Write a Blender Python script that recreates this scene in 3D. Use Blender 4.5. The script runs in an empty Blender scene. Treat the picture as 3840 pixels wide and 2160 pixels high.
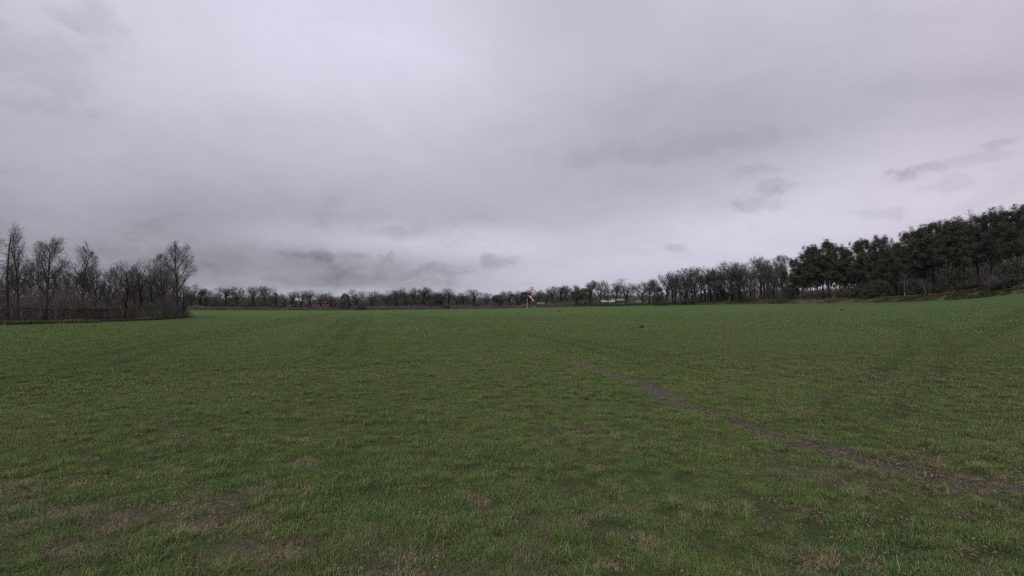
import bpy, math, random
import numpy as np

# ------------------------------------------------------------------ camera, sky, sun, exposure
scene = bpy.context.scene
CAM_Z = 3.0
TILT = math.atan(60 / 1920)
cam_data = bpy.data.cameras.new("camera")
cam = bpy.data.objects.new("camera", cam_data)
scene.collection.objects.link(cam)
cam.location = (0, 0, CAM_Z)
cam.rotation_euler = (math.pi / 2 + TILT, 0, 0)
cam_data.sensor_width = 36
cam_data.lens = 18
cam_data.clip_start = 0.1
cam_data.clip_end = 9000
scene.camera = cam
scene.view_settings.view_transform = 'Standard'
scene.view_settings.look = 'None'
scene.view_settings.exposure = 0.0
scene.view_settings.gamma = 1.0
scene.view_settings.use_curve_mapping = False
scene.cycles.use_denoising = False
scene.cycles.max_bounces = 4
scene.cycles.diffuse_bounces = 2
scene.cycles.filter_width = 1.3

SUN_EL, SUN_AZ = math.radians(38), math.radians(205)   # high behind the cloud, behind the camera

world = bpy.data.worlds.new("World")
scene.world = world
world.use_nodes = True
wt = world.node_tree


def ray(px, py):
    """world direction of a photo point, forward component 1"""
    a, b = (px - 1920) / 1920, (1080 - py) / 1920
    y = math.cos(TILT) - b * math.sin(TILT)
    z = math.sin(TILT) + b * math.cos(TILT)
    return a / y, 1.0, z / y


class NT:
    """tiny node helper"""
    def __init__(s, tree):
        s.t = tree
        tree.nodes.clear()

    def n(s, kind, **kw):
        nd = s.t.nodes.new(kind)
        for k, v in kw.items():
            setattr(nd, k, v)
        return nd

    def put(s, inp, v):
        if isinstance(v, bpy.types.NodeSocket):
            s.t.links.new(v, inp)
        elif isinstance(v, (tuple, list)) and len(v) == 3 and inp.type == 'RGBA':
            inp.default_value = (*v, 1)
        else:
            inp.default_value = v

    def m(s, op, a, b=0.0, c=None, clamp=False):
        nd = s.n('ShaderNodeMath', operation=op)
        nd.use_clamp = clamp
        s.put(nd.inputs[0], a)
        s.put(nd.inputs[1], b)
        if c is not None:
            s.put(nd.inputs[2], c)
        return nd.outputs[0]

    def v(s, op, a, b=(0, 0, 0), out=0):
        nd = s.n('ShaderNodeVectorMath', operation=op)
        s.put(nd.inputs[0], a)
        s.put(nd.inputs[1], b)
        return nd.outputs[out]

    def mix(s, f, a, b):
        nd = s.n('ShaderNodeMix', data_type='RGBA')
        s.put(nd.inputs[0], f)
        s.put(nd.inputs[6], a)
        s.put(nd.inputs[7], b)
        return nd.outputs[2]

    def noise(s, vec, scale, detail=3, rough=0.5, distort=0.0):
        nd = s.n('ShaderNodeTexNoise')
        s.put(nd.inputs['Vector'], vec)
        nd.inputs['Scale'].default_value = scale
        nd.inputs['Detail'].default_value = detail
        nd.inputs['Roughness'].default_value = rough
        nd.inputs['Distortion'].default_value = distort
        return nd.outputs[0]

    def rng(s, v, a, b, c=0.0, d=1.0, smooth=True):
        nd = s.n('ShaderNodeMapRange')
        nd.interpolation_type = 'SMOOTHSTEP' if smooth else 'LINEAR'
        s.put(nd.inputs[0], v)
        for i, q in enumerate((a, b, c, d)):
            s.put(nd.inputs[i + 1], q)
        return nd.outputs[0]


def build_sky():
    k = NT(wt)
    tc = k.n('ShaderNodeTexCoord').outputs['Generated']
    sep = k.n('ShaderNodeSeparateXYZ')
    k.put(sep.inputs[0], tc)
    x, y, z = sep.outputs
    # cloud deck: a plane overhead seen in perspective
    zz = k.m('ADD', k.m('MAXIMUM', z, 0.0), 0.16)
    cmb = k.n('ShaderNodeCombineXYZ')
    k.put(cmb.inputs[0], k.m('DIVIDE', x, zz))
    k.put(cmb.inputs[1], k.m('DIVIDE', y, zz))
    deck = cmb.outputs[0]
    n1 = k.noise(k.v('MULTIPLY', deck, (0.75, 1.0, 1)), 0.55, 4, 0.48, 0.3)
    n2 = k.noise(k.v('ADD', deck, (7.3, 2.1, 0)), 1.7, 5, 0.55, 0.3)
    n3 = k.noise(k.v('ADD', k.v('MULTIPLY', tc, (1, 1, 1.5)), (3.3, 1.7, 4.0)), 19, 6, 0.6, 0.3)
    n4 = k.noise(k.v('ADD', k.v('MULTIPLY', tc, (1, 1, 1.9)), (1.3, 4.7, 2.0)), 4.5, 5, 0.55, 0.5)
    el = k.m('MAXIMUM', z, 0.0)
    # radiance of the cloud by height: pale rim on the horizon, grey deck, brighter overhead
    lum = k.rng(el, 0.10, 0.50, 0.42, 0.585)
    lum = k.m('ADD', lum, k.rng(el, 0.0, 0.10, 0.05, 0.0))
    lum = k.m('ADD', lum, k.m('MULTIPLY', k.m('SUBTRACT', n1, 0.5), 0.20))
    lum = k.m('ADD', lum, k.m('MULTIPLY', k.m('SUBTRACT', n2, 0.5), 0.05))
    lum = k.m('ADD', lum, k.m('MULTIPLY', k.m('SUBTRACT', n4, 0.5), 0.14))
    n5 = k.noise(k.v('ADD', k.v('MULTIPLY', tc, (1, 1, 2.4)), (9.3, 2.7, 6.0)), 8, 6, 0.62, 0.4)
    lowm = k.rng(el, 0.05, 0.34, 0.16, 0.03)
    lum = k.m('SUBTRACT', lum, k.m('MULTIPLY', k.rng(n5, 0.50, 0.68), k.m('MULTIPLY', lowm, 0.32)))
    lum = k.m('ADD', lum, 0.026)

    def blob(px, py, sx, sy, amp, ragged=0.0):
        nonlocal lum
        a, b, c = ray(px, py)
        L = math.sqrt(a * a + b * b + c * c)
        d = k.v('SUBTRACT', tc, (a / L, b / L, c / L))
        d = k.v('MULTIPLY', d, (1920 / sx, 1920 / sx * 0.6, 1920 / sy))
        r = k.v('LENGTH', d, out=1)
        if ragged:
            r = k.m('ADD', r, k.m('MULTIPLY', k.m('SUBTRACT', n3, 0.5), ragged * 2.6))
            f = k.rng(r, 0.25, 1.1, amp * 0.8, 0.0)
        else:
            f = k.rng(r, 0.0, 1.6, amp, 0.0)
        lum = k.m('ADD', lum, f)
    for b in SKY_BLOBS:
        blob(*b)
    lum = k.m('MAXIMUM', lum, 0.12)
    # tint: cool grey-violet, pinker to the right
    pink = k.rng(x, 0.15, 0.85)
    tint = k.mix(pink, (0.965, 0.955, 1.14), (1.045, 0.95, 1.115))
    cool = k.rng(lum, 0.30, 0.50)
    tint = k.mix(cool, (0.97, 0.965, 1.12), tint)
    cloud = k.v('SCALE', tint, (0, 0, 0))
    k.put(cloud.node.inputs['Scale'], lum)
    sky = k.n('ShaderNodeTexSky', sky_type='NISHITA')
    sky.sun_disc = False
    sky.sun_elevation = SUN_EL
    sky.sun_rotation = SUN_AZ
    sk = k.v('SCALE', sky.outputs[0], (0, 0, 0))
    k.put(sk.node.inputs['Scale'], 0.08)
    col = k.mix(0.97, sk, cloud)
    bg = k.n('ShaderNodeBackground')
    k.put(bg.inputs[0], col)
    bg.inputs[1].default_value = 1.0
    out = k.n('ShaderNodeOutputWorld')
    wt.links.new(bg.outputs[0], out.inputs[0])


# photo px, py, half width, half height, brightness change, raggedness
SKY_BLOBS = [
    (3050, 330, 900, 240, -0.055), (1750, 380, 700, 300, 0.01),
    (1250, 120, 620, 420, 0.13), (600, 260, 420, 340, 0.03), (2500, 420, 700, 250, -0.05),
    (2050, 20, 420, 160, -0.06), (3500, 80, 500, 420, 0.03), (3450, 780, 620, 230, 0.17),
    (2600, 900, 700, 150, 0.13), (1600, 905, 520, 60, 0.15), (300, 720, 900, 300, -0.03),
    (1050, 640, 700, 260, -0.01), (1000, 1020, 760, 110, -0.13, 0.45), (700, 1000, 500, 160, -0.03), (1450, 1055, 380, 45, -0.09, 0.5),
    (1290, 960, 210, 22, -0.08, 1.2), (1650, 1010, 120, 26, -0.08, 1.3), (1870, 975, 80, 30, -0.14, 1.4),
    (1620, 880, 170, 50, -0.06, 1.2), (1450, 870, 120, 22, -0.06, 1.2), (2530, 932, 50, 20, -0.12, 1.2),
    (2830, 755, 80, 42, -0.12, 1.3), (2900, 700, 60, 34, -0.10, 1.3), (2820, 640, 110, 24, -0.07, 1.3), (3395, 662, 46, 30, -0.15, 1.3), (3440, 640, 60, 18, -0.10, 1.3),
    (3310, 805, 70, 26, -0.09, 1.3), (3560, 690, 80, 30, -0.07, 1.3), (3650, 600, 90, 20, -0.06, 1.3),
    (3740, 540, 40, 16, -0.09, 1.3), (340, 80, 90, 60, -0.09, 1.2), (150, 240, 200, 130, -0.07, 1.2),
    (2160, 1000, 520, 80, 0.07), (2500, 560, 520, 60, -0.05, 0.9), (60, 1000, 500, 200, -0.04),
]
build_sky()

sun_data = bpy.data.lights.new("sun", 'SUN')
sun_data.energy = 1.5
sun_data.angle = math.radians(35)
sun_data.color = (1.0, 0.97, 0.93)
sun = bpy.data.objects.new("sun", sun_data)
scene.collection.objects.link(sun)
sun.rotation_euler = (math.pi / 2 - SUN_EL, 0, math.pi - SUN_AZ)

# ------------------------------------------------------------------ helpers
rng = np.random.default_rng(11)
random.seed(5)
COL = scene.collection
CYCLE = {}


def smooth(t):
    t = np.clip(t, 0, 1)
    return t * t * (3 - 2 * t)


def vnoise(x, y, scale, seed=0):
    """value noise, -1..1"""
    x = np.asarray(x, float) / scale + seed * 17.13
    y = np.asarray(y, float) / scale + seed * 5.71
    xi, yi = np.floor(x), np.floor(y)
    fx, fy = smooth(x - xi), smooth(y - yi)

    def h(a, b):
        s = np.sin(a * 127.1 + b * 311.7 + seed * 74.7) * 43758.5453
        return (s - np.floor(s)) * 2 - 1
    return ((h(xi, yi) * (1 - fx) + h(xi + 1, yi) * fx) * (1 - fy)
            + (h(xi, yi + 1) * (1 - fx) + h(xi + 1, yi + 1) * fx) * fy)


# edge of the field: photo column -> distance, row of the field's edge there, height of the bank behind it
EDGE = np.array([
    # px,   Y,   row,  bank
    [-900, 60, 1236, 0.0], [0, 70, 1222, 0.1], [200, 77, 1215, 0.1], [400, 82, 1210, 0.1], [600, 96, 1200, 0.1],
    [690, 112, 1191, 0.1], [712, 240, 1163, 0.2], [1340, 250, 1163, 0.2], [1880, 250, 1156, 0.2],
    [2200, 240, 1149, 0.4], [2440, 225, 1146, 0.6], [2600, 210, 1143, 0.8], [2800, 190, 1140, 1.1],
    [3000, 165, 1138, 1.2], [3300, 140, 1135, 1.2], [3420, 130, 1131, 1.2], [3600, 115, 1123, 1.6],
    [3840, 100, 1102, 2.2], [4700, 80, 1070, 2.2]])
EZ = np.array([CAM_Z + ray(p, r)[2] * Y for p, Y, r, b in EDGE])
EU = np.array([ray(p, 1140)[0] for p in EDGE[:, 0]])


def edge_at(u):
    return np.interp(u, EU, EDGE[:, 1]), np.interp(u, EU, EZ), np.interp(u, EU, EDGE[:, 3])


def terrain(x, y, micro=True):
    x = np.asarray(x, float)
    y = np.asarray(y, float)
    ys = np.maximum(y, 0.01)
    u = np.clip(x / ys, EU[0], EU[-1])
    Ye, Ze, B = edge_at(u)
    t = np.clip(y / Ye, 0, 1)
    z = Ze * t ** 1.6
    z = z + B * smooth((y - Ye) / (0.05 * Ye)) * (1 + 0.18 * vnoise(x, y, 7, 3))
    if micro:
        r = np.hypot(x, y)
        f = np.clip(1.2 - r / 90, 0, 1)
        z = z + f * (0.035 * vnoise(x, y, 1.3, 1) + 0.016 * vnoise(x, y, 0.45, 2)) + 0.05 * vnoise(x, y, 9, 4) * smooth(r / 30)
    return z


def hit(px, py):
    """the point of the ground seen at a photo point"""
    a, b, c = ray(px, py)
    Y = np.geomspace(2, 600, 6000)
    z = CAM_Z + c * Y
    g = terrain(a * Y, Y)
    i = int(np.argmax(z <= g)) or len(Y) - 1
    return a * Y[i], Y[i]


def height_at(px, py, Y):
    return CAM_Z + ray(px, py)[2] * Y


TRACK = [(1880, 1252, .12), (1970, 1285, .20), (2080, 1326, .28), (2240, 1388, .40), (2420, 1450, .46), (2560, 1512, .44), (2700, 1570, .38), (2860, 1620, .38), (3030, 1676, .40),
         (3200, 1722, .40), (3420, 1778, .42), (3700, 1840, .42), (4000, 1900, .4)]


def flat(px, py):
    a, b, c = ray(px, py)
    t = -CAM_Z / c
    return a * t, t


TRK = np.array([(*flat(a, b), w) for a, b, w in TRACK])
WHEELS = [  # faint wheel lines running off to the far hedge
    [(1900, 1258), (1780, 1237), (1640, 1210), (1540, 1190), (1450, 1176)],
    [(2560, 1395), (2330, 1330), (2080, 1272), (1820, 1225), (1640, 1195), (1500, 1177)],
    [(1290, 1330), (1330, 1260), (1362, 1210), (1382, 1180)],
    [(1180, 1300), (1260, 1230), (1320, 1185)],
    [(-100, 1440), (250, 1400), (560, 1310), (900, 1242), (1140, 1195), (1240, 1178)],
    [(-100, 1380), (300, 1335), (640, 1265), (960, 1215), (1180, 1180)],
    [(2640, 1245), (2900, 1252), (3200, 1262)],
    [(3180, 1560), (3380, 1450), (3500, 1340), (3470, 1270), (3300, 1235)],
    [(3560, 1330), (3760, 1270), (3950, 1215)],
]
WH = [np.array([flat(*p) for p in w]) for w in WHEELS]


def seg_dist(x, y, P):
    best = np.full(np.shape(x), 1e9)
    wid = np.full(np.shape(x), 0.3)
    for a, b in zip(P[:-1], P[1:]):
        d = b[:2] - a[:2]
        t = np.clip(((x - a[0]) * d[0] + (y - a[1]) * d[1]) / (d @ d), 0, 1)
        q = np.hypot(x - a[0] - t * d[0], y - a[1] - t * d[1])
        m = q < best
        best = np.where(m, q, best)
        if len(a) > 2:
            wid = np.where(m, a[2] + t * (b[2] - a[2]), wid)
    return best, wid


def mud(x, y):
    d, w = seg_dist(x, y, TRK)
    d = d + 0.16 * vnoise(x, y, 0.5, 8) + 0.1 * vnoise(x, y, 0.2, 9)
    m = 1 - smooth((d - w * 0.55) / (w * 0.9))
    return m * smooth(0.95 + 0.5 * vnoise(x, y, 0.8, 10))


BARE = [(900, 1960, 1.5, .6, .85), (1150, 2060, 1.2, .6, .95), (1400, 2150, 1.3, .5, .95), (700, 1890, 1.0, .35, .75), (950, 1850, .6, .3, .6), (400, 1930, 1.3, .6, .8), (1800, 2150, 1.3, .35, .7), (120, 2050, 1.2, .6, .6), (60, 1860, 1.2, .8, .6), (1450, 2120, 1.2, .5, .6),
        (1950, 2080, 1.5, .5, .35), (3450, 1800, 3.0, 1.1, .6), (3750, 1850, 2.2, 1.2, .65), (3150, 1900, 1.5, .7, .35), (2960, 1500, .9, .5, .5),
        (2050, 1950, .8, .4, .5), (2560, 1800, 1.4, .5, .3), (1600, 1960, .8, .4, .4), (2330, 2080, 1.1, .4, .45), (3300, 2100, 1.5, .6, .35),
        (3100, 1560, .8, .5, .35), (1130, 1740, .5, .4, .7), (3700, 1500, 3.5, 1.6, .3)]
BAREP = [(*flat(a, b), sx, sy, k) for a, b, sx, sy, k in BARE]


def wheel(x, y):
    w = np.zeros(np.shape(x))
    s = 0.30 + 0.0028 * np.hypot(x, y)
    for i, P in enumerate(WH):
        d, _ = seg_dist(x, y, P)
        off = 0.9
        w = np.maximum(w, np.exp(-(np.abs(d - off) / s) ** 2))
    return w * (0.75 + 0.35 * vnoise(x, y, 4, 61))


def bare(x, y):
    """0..1 how little green grass grows here"""
    b = np.zeros(np.shape(x))
    for cx, cy, sx, sy, k in BAREP:
        b = np.maximum(b, k * np.exp(-((x - cx) / sx) ** 2 - ((y - cy) / sy) ** 2))
    n = 0.6 * vnoise(x, y, 0.9, 21) + 0.5 * vnoise(x, y, 0.35, 22)
    b = smooth(b * 1.15 + n * (0.12 + 0.55 * b) - 0.12)
    nearr = np.clip((13 - np.hypot(x, y)) / 8, 0, 1)
    spots = smooth((vnoise(x, y, 0.4, 31) * 0.6 + vnoise(x, y, 2.1, 33) * 0.45 - 0.30 + 0.14 * nearr) / 0.4) * (0.55 + 0.25 * nearr)
    return np.maximum(b, spots * np.clip(1.25 - np.hypot(x, y) / 30, 0.1, 1))


def mesh_from(name, V, F, mats=(), mi=None, smooth_faces=False, attrs=None):
    """V (n,3); F list of arrays (m,k)"""
    me = bpy.data.meshes.new(name)
    V = np.asarray(V, np.float32)
    F = [np.asarray(f, np.int32) for f in F if len(f)]
    me.vertices.add(len(V))
    me.vertices.foreach_set('co', V.ravel())
    loops = np.concatenate([f.ravel() for f in F])
    sizes = np.concatenate([np.full(len(f), f.shape[1]) for f in F])
    starts = np.concatenate([[0], np.cumsum(sizes)[:-1]])
    me.loops.add(len(loops))
    me.loops.foreach_set('vertex_index', loops.astype(np.int32))
    me.polygons.add(len(sizes))
    me.polygons.foreach_set('loop_start', starts.astype(np.int32))
    if mi is not None:
        me.polygons.foreach_set('material_index', np.asarray(mi, np.int32))
    me.polygons.foreach_set('use_smooth', np.full(len(sizes), bool(smooth_faces)))
    for m in mats:
        me.materials.append(m)
    for k, a in (attrs or {}).items():
        at = me.attributes.new(k, 'FLOAT', 'POINT')
        at.data.foreach_set('value', np.asarray(a, np.float32))
    me.update(calc_edges=True)
    return me


def link(name, me, parent=None, loc=None):
    o = bpy.data.objects.new(name, me)
    COL.objects.link(o)
    if parent:
        o.parent = parent
    if loc is not None:
        o.location = loc
    return o


def tag(o, label=None, cat=None, group=None, kind=None):
    if label:
        assert 4 <= len(label.split()) <= 16, label
        o['label'] = label
    if cat:
        o['category'] = cat
    if group:
        o['group'] = group
    if kind:
        o['kind'] = kind
    return o


def empty(name, loc, rz=0, s=1.0):
    o = bpy.data.objects.new(name, None)
    COL.objects.link(o)
    o.location = loc
    o.rotation_euler = (0, 0, rz)
    o.scale = (s, s, s) if np.isscalar(s) else s
    o.empty_display_size = 0.3
    return o


class MB:
    """collects simple shapes into one mesh"""
    def __init__(s):
        s.V, s.F4, s.F3, s.n = [], [], [], 0
        s.m4, s.m3 = [], []

    def add(s, V, F, m=0):
        V = np.asarray(V, float)
        for f in F:
            f = [i + s.n for i in f]
            (s.F4 if len(f) == 4 else s.F3).append(f)
            (s.m4 if len(f) == 4 else s.m3).append(m)
        s.V.append(V)
        s.n += len(V)

    def box(s, c, d, rz=0, m=0):
        x, y, z = [q / 2 for q in d]
        P = np.array([(i * x, j * y, k * z) for i in (-1, 1) for j in (-1, 1) for k in (-1, 1)])
        ca, sa = math.cos(rz), math.sin(rz)
        P = np.stack([P[:, 0] * ca - P[:, 1] * sa, P[:, 0] * sa + P[:, 1] * ca, P[:, 2]], 1) + np.array(c)
        s.add(P, [(0, 1, 3, 2), (4, 6, 7, 5), (0, 4, 5, 1), (2, 3, 7, 6), (0, 2, 6, 4), (1, 5, 7, 3)], m)

    def tube(s, P, R, n=10, m=0, cap=True, up=(0.3, 0.9, 0.2)):
        P = np.asarray(P, float)
        R = np.broadcast_to(R, len(P))
        T = np.gradient(P, axis=0)
        T /= np.linalg.norm(T, axis=1)[:, None]
        A = np.cross(T, up)
        A /= np.linalg.norm(A, axis=1)[:, None]
        Bv = np.cross(T, A)
        th = np.arange(n) * 2 * math.pi / n
        V = P[:, None] + R[:, None, None] * (np.cos(th)[None, :, None] * A[:, None] + np.sin(th)[None, :, None] * Bv[:, None])
        F = [(i * n + j, i * n + (j + 1) % n, (i + 1) * n + (j + 1) % n, (i + 1) * n + j)
             for i in range(len(P) - 1) for j in range(n)]
        V = V.reshape(-1, 3)
        if cap:
            V = np.vstack([V, P[0], P[-1]])
            a, b = len(V) - 2, len(V) - 1
            F += [(a, (j + 1) % n, j) for j in range(n)]
            q = (len(P) - 1) * n
            F += [(b, q + j, q + (j + 1) % n) for j in range(n)]
        s.add(V, F, m)

    def build(s, name, mats, parent=None, sm=False, loc=None):
        mats = mats if isinstance(mats, (list, tuple)) else [mats]
        me = mesh_from(name, np.vstack(s.V), [s.F4, s.F3], mats, s.m4 + s.m3, sm)
        return link(name, me, parent, loc)


def tubes(polys, sides_of):
    """polys: list of (pts, radii, level) -> V, F of tapered tubes, batched"""
    groups = {}
    for P, R, lev in polys:
        if len(P) > 1:
            groups.setdefault((len(P), sides_of(lev)), []).append((P, R))
    V, F, off = [], [], 0
    for (n, k), L in groups.items():
        P = np.array([a for a, _ in L], float)
        R = np.array([b for _, b in L], float)
        T = np.gradient(P, axis=1)
        T /= np.linalg.norm(T, axis=2, keepdims=True) + 1e-9
        ref = np.broadcast_to(np.array([0.41, 0.83, 0.38]), T.shape)
        A = np.cross(T, ref)
        A /= np.linalg.norm(A, axis=2, keepdims=True) + 1e-9
        Bv = np.cross(T, A)
        th = np.arange(k) * 2 * math.pi / k
        W = P[:, :, None] + R[:, :, None, None] * (np.cos(th)[None, None, :, None] * A[:, :, None]
                                                   + np.sin(th)[None, None, :, None] * Bv[:, :, None])
        M = len(L)
        base = (np.arange(M) * n * k)[:, None, None]
        i = (np.arange(n - 1) * k)[None, :, None]
        j = np.arange(k)[None, None, :]
        j2 = (j + 1) % k
        q = np.stack([base + i + j, base + i + j2, base + i + k + j2, base + i + k + j], -1).reshape(-1, 4) + off
        V.append(W.reshape(-1, 3))
        F.append(q)
        off += M * n * k
    return np.vstack(V), np.vstack(F)


# ------------------------------------------------------------------ materials
def material(name, fn, rough=0.9, spec=0.15):
    m = bpy.data.materials.new(name)
    m.use_nodes = True
    k = NT(m.node_tree)
    b = k.n('ShaderNodeBsdfPrincipled')
    b.inputs['Roughness'].default_value = rough
    b.inputs['Specular IOR Level'].default_value = spec
    out = k.n('ShaderNodeOutputMaterial')
    m.node_tree.links.new(b.outputs[0], out.inputs[0])
    fn(k, b)
    return m


def pos(k):
    return k.n('ShaderNodeNewGeometry').outputs['Position']


def speckled(c1, c2, scale, rough=0.9, spec=0.15, detail=3, lo=0.35, hi=0.65, bump=0.0):
    def fn(k, b):
        p = pos(k)
        f = k.rng(k.noise(p, scale, detail), lo, hi)
        k.put(b.inputs['Base Color'], k.mix(f, c1, c2))
        if bump:
            bp = k.n('ShaderNodeBump')
            bp.inputs['Strength'].default_value = bump
            bp.inputs['Distance'].default_value = 0.03
            k.put(bp.inputs['Height'], k.noise(p, scale * 4, 3))
            k.put(b.inputs['Normal'], bp.outputs[0])
    return material('m', fn, rough, spec)


M = {}
M['bark'] = speckled((0.042, 0.037, 0.036), (0.066, 0.062, 0.046), 2.0, bump=0.6)
M['bark_far'] = speckled((0.032, 0.030, 0.031), (0.050, 0.046, 0.040), 1.0)
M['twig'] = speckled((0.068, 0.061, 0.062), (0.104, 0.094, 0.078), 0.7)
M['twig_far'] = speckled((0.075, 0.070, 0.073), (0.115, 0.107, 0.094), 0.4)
M['pine_bark'] = speckled((0.036, 0.030, 0.028), (0.064, 0.044, 0.037), 1.5, bump=0.5)
M['birch'] = speckled((0.22, 0.21, 0.19), (0.09, 0.08, 0.07), 3.0, lo=0.5, hi=0.62)
M['needles'] = speckled((0.060, 0.065, 0.051), (0.102, 0.104, 0.076), 0.9, detail=4)
M['ivy'] = speckled((0.046, 0.052, 0.040), (0.078, 0.082, 0.056), 1.2)
M['brush'] = speckled((0.150, 0.140, 0.132), (0.215, 0.196, 0.166), 0.25, detail=4)
M['brush_green'] = speckled((0.120, 0.120, 0.104), (0.180, 0.168, 0.136), 0.25, detail=4)
M['thicket'] = speckled((0.095, 0.088, 0.084), (0.140, 0.128, 0.112), 0.25, detail=4)
M['red_brush'] = speckled((0.150, 0.100, 0.085), (0.200, 0.135, 0.110), 0.8)
M['hedge'] = speckled((0.052, 0.047, 0.042), (0.090, 0.076, 0.062), 0.9)
M['post'] = speckled((0.085, 0.078, 0.066), (0.060, 0.056, 0.048), 4.0)
M['soil'] = speckled((0.018, 0.014, 0.013), (0.035, 0.028, 0.025), 9.0, bump=0.8)
M['tile'] = speckled((0.150, 0.075, 0.066), (0.105, 0.060, 0.056), 0.8)
M['brick'] = speckled((0.12, 0.075, 0.062), (0.09, 0.062, 0.054), 1.2)
M['white'] = speckled((0.34, 0.33, 0.32), (0.22, 0.215, 0.21), 0.8)
M['cream'] = speckled((0.21, 0.195, 0.18), (0.15, 0.135, 0.125), 0.8)
M['sheet'] = speckled((0.20, 0.185, 0.17), (0.13, 0.12, 0.11), 0.6)
M['dark'] = speckled((0.022, 0.021, 0.022), (0.035, 0.033, 0.033), 1.0)
M['glass'] = speckled((0.03, 0.033, 0.038), (0.045, 0.048, 0.052), 0.6, rough=0.15, spec=0.5)
M['pole_white'] = speckled((0.56, 0.54, 0.51), (0.44, 0.42, 0.40), 3.0, rough=0.5)
M['pole_dark'] = speckled((0.10, 0.085, 0.085), (0.14, 0.12, 0.115), 3.0, rough=0.5)
M['sock_red'] = speckled((0.46, 0.075, 0.10), (0.38, 0.055, 0.08), 2.0)
M['sock_white'] = speckled((0.72, 0.68, 0.64), (0.60, 0.56, 0.52), 2.0)
M['stone'] = speckled((0.20, 0.19, 0.17), (0.14, 0.13, 0.12), 4.0)
M['pale_strip'] = speckled((0.22, 0.20, 0.15), (0.13, 0.13, 0.09), 0.6)


def grass_col(k, p):
    """colour of the living sward by place: broad drifts, patches, flecks"""
    big = k.rng(k.noise(p, 0.06, 4, 0.6), 0.40, 0.60)
    mid = k.rng(k.noise(p, 0.55, 4, 0.6), 0.38, 0.62)
    fine = k.rng(k.noise(p, 3.2, 3), 0.38, 0.62)
    brn = k.rng(k.noise(k.v('ADD', p, (31, 7, 0)), 1.3, 4, 0.6), 0.50, 0.70)
    c = k.mix(big, G1, G2)
    c = k.mix(k.m('MULTIPLY', mid, 0.7), c, G3)
    c = k.mix(k.m('MULTIPLY', fine, 0.6), c, G4)
    sx = k.n('ShaderNodeSeparateXYZ')
    k.put(sx.inputs[0], p)
    # the sward turns duller and more olive towards the right
    c = k.mix(k.rng(k.m('ADD', sx.outputs[0], k.m('MULTIPLY', mid, 3.0)), 3.0, 20.0, 0.0, 0.30), c, (0.112, 0.128, 0.054))
    return k.mix(k.m('MULTIPLY', brn, 0.55), c, (0.130, 0.118, 0.056))


G1 = (0.080, 0.156, 0.034)
G2 = (0.132, 0.214, 0.050)
G3 = (0.168, 0.222, 0.050)
G4 = (0.058, 0.102, 0.028)


def ground_fn(k, b):
    p = pos(k)
    at = lambda nm: k.n('ShaderNodeAttribute', attribute_name=nm).outputs['Fac']
    r = k.v('LENGTH', p, out=1)
    far = k.rng(r, 22, 75)
    g = grass_col(k, p)
    # sward at a distance: streaks of seed rows and clumps
    n8 = k.noise(p, 6, 4, 0.65)
    n30b = k.noise(p, 24, 4, 0.7)
    g = k.mix(k.rng(n30b, 0.35, 0.62, 0.0, 0.75), g, (0.030, 0.046, 0.018))
    farg = k.mix(k.rng(k.noise(p, 0.9, 5, 0.7), 0.3, 0.7), (0.057, 0.099, 0.032), (0.100, 0.157, 0.052))
    farg = k.mix(k.rng(k.noise(p, 0.02, 3), 0.35, 0.65, 0, 0.5), farg, (0.098, 0.136, 0.040))
    n30 = k.noise(p, 42, 3, 0.75)
    thatch = k.mix(k.rng(n30, 0.35, 0.65), (0.016, 0.018, 0.010), (0.135, 0.124, 0.068))
    c = k.mix(far, k.mix(0.45, g, thatch), farg)
    soil = k.mix(k.rng(k.noise(p, 7, 5, 0.7), 0.35, 0.68), (0.055, 0.044, 0.032), (0.180, 0.145, 0.110))
    straw = k.mix(k.rng(k.noise(p, 18, 4, 0.7), 0.35, 0.68), (0.075, 0.060, 0.040), (0.235, 0.190, 0.125))
    c = k.mix(k.m('MULTIPLY', at('bare'), k.rng(n8, 0.25, 0.6)), c, k.mix(0.45, soil, straw))
    mudc = k.mix(k.rng(k.noise(p, 9, 5, 0.7), 0.35, 0.68), (0.058, 0.052, 0.036), (0.175, 0.156, 0.112))
    c = k.mix(at('mud'), c, mudc)
    w = k.m('MULTIPLY', at('wheel'), k.rng(k.noise(p, 0.7, 4), 0.2, 0.5))
    c = k.mix(k.m('MULTIPLY', w, 0.6), c, (0.036, 0.048, 0.020))
    rough = k.mix(k.rng(k.noise(p, 0.7, 5, 0.7), 0.35, 0.62), (0.055, 0.056, 0.034), (0.125, 0.108, 0.068))
    rough = k.mix(k.rng(k.noise(p, 0.12, 3), 0.45, 0.6), rough, (0.060, 0.078, 0.034))
    c = k.mix(at('verge'), c, rough)
    k.put(b.inputs['Base Color'], c)
    bp = k.n('ShaderNodeBump')
    bp.inputs['Strength'].default_value = 1.0
    bp.inputs['Distance'].default_value = 0.10
    k.put(bp.inputs['Height'], k.m('ADD', k.noise(p, 14, 5, 0.7), k.m('MULTIPLY', k.noise(p, 3, 4, 0.6), 1.5)))
    k.put(b.inputs['Normal'], bp.outputs[0])


M['ground'] = material('field_grass', ground_fn, 0.95, 0.05)


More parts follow.
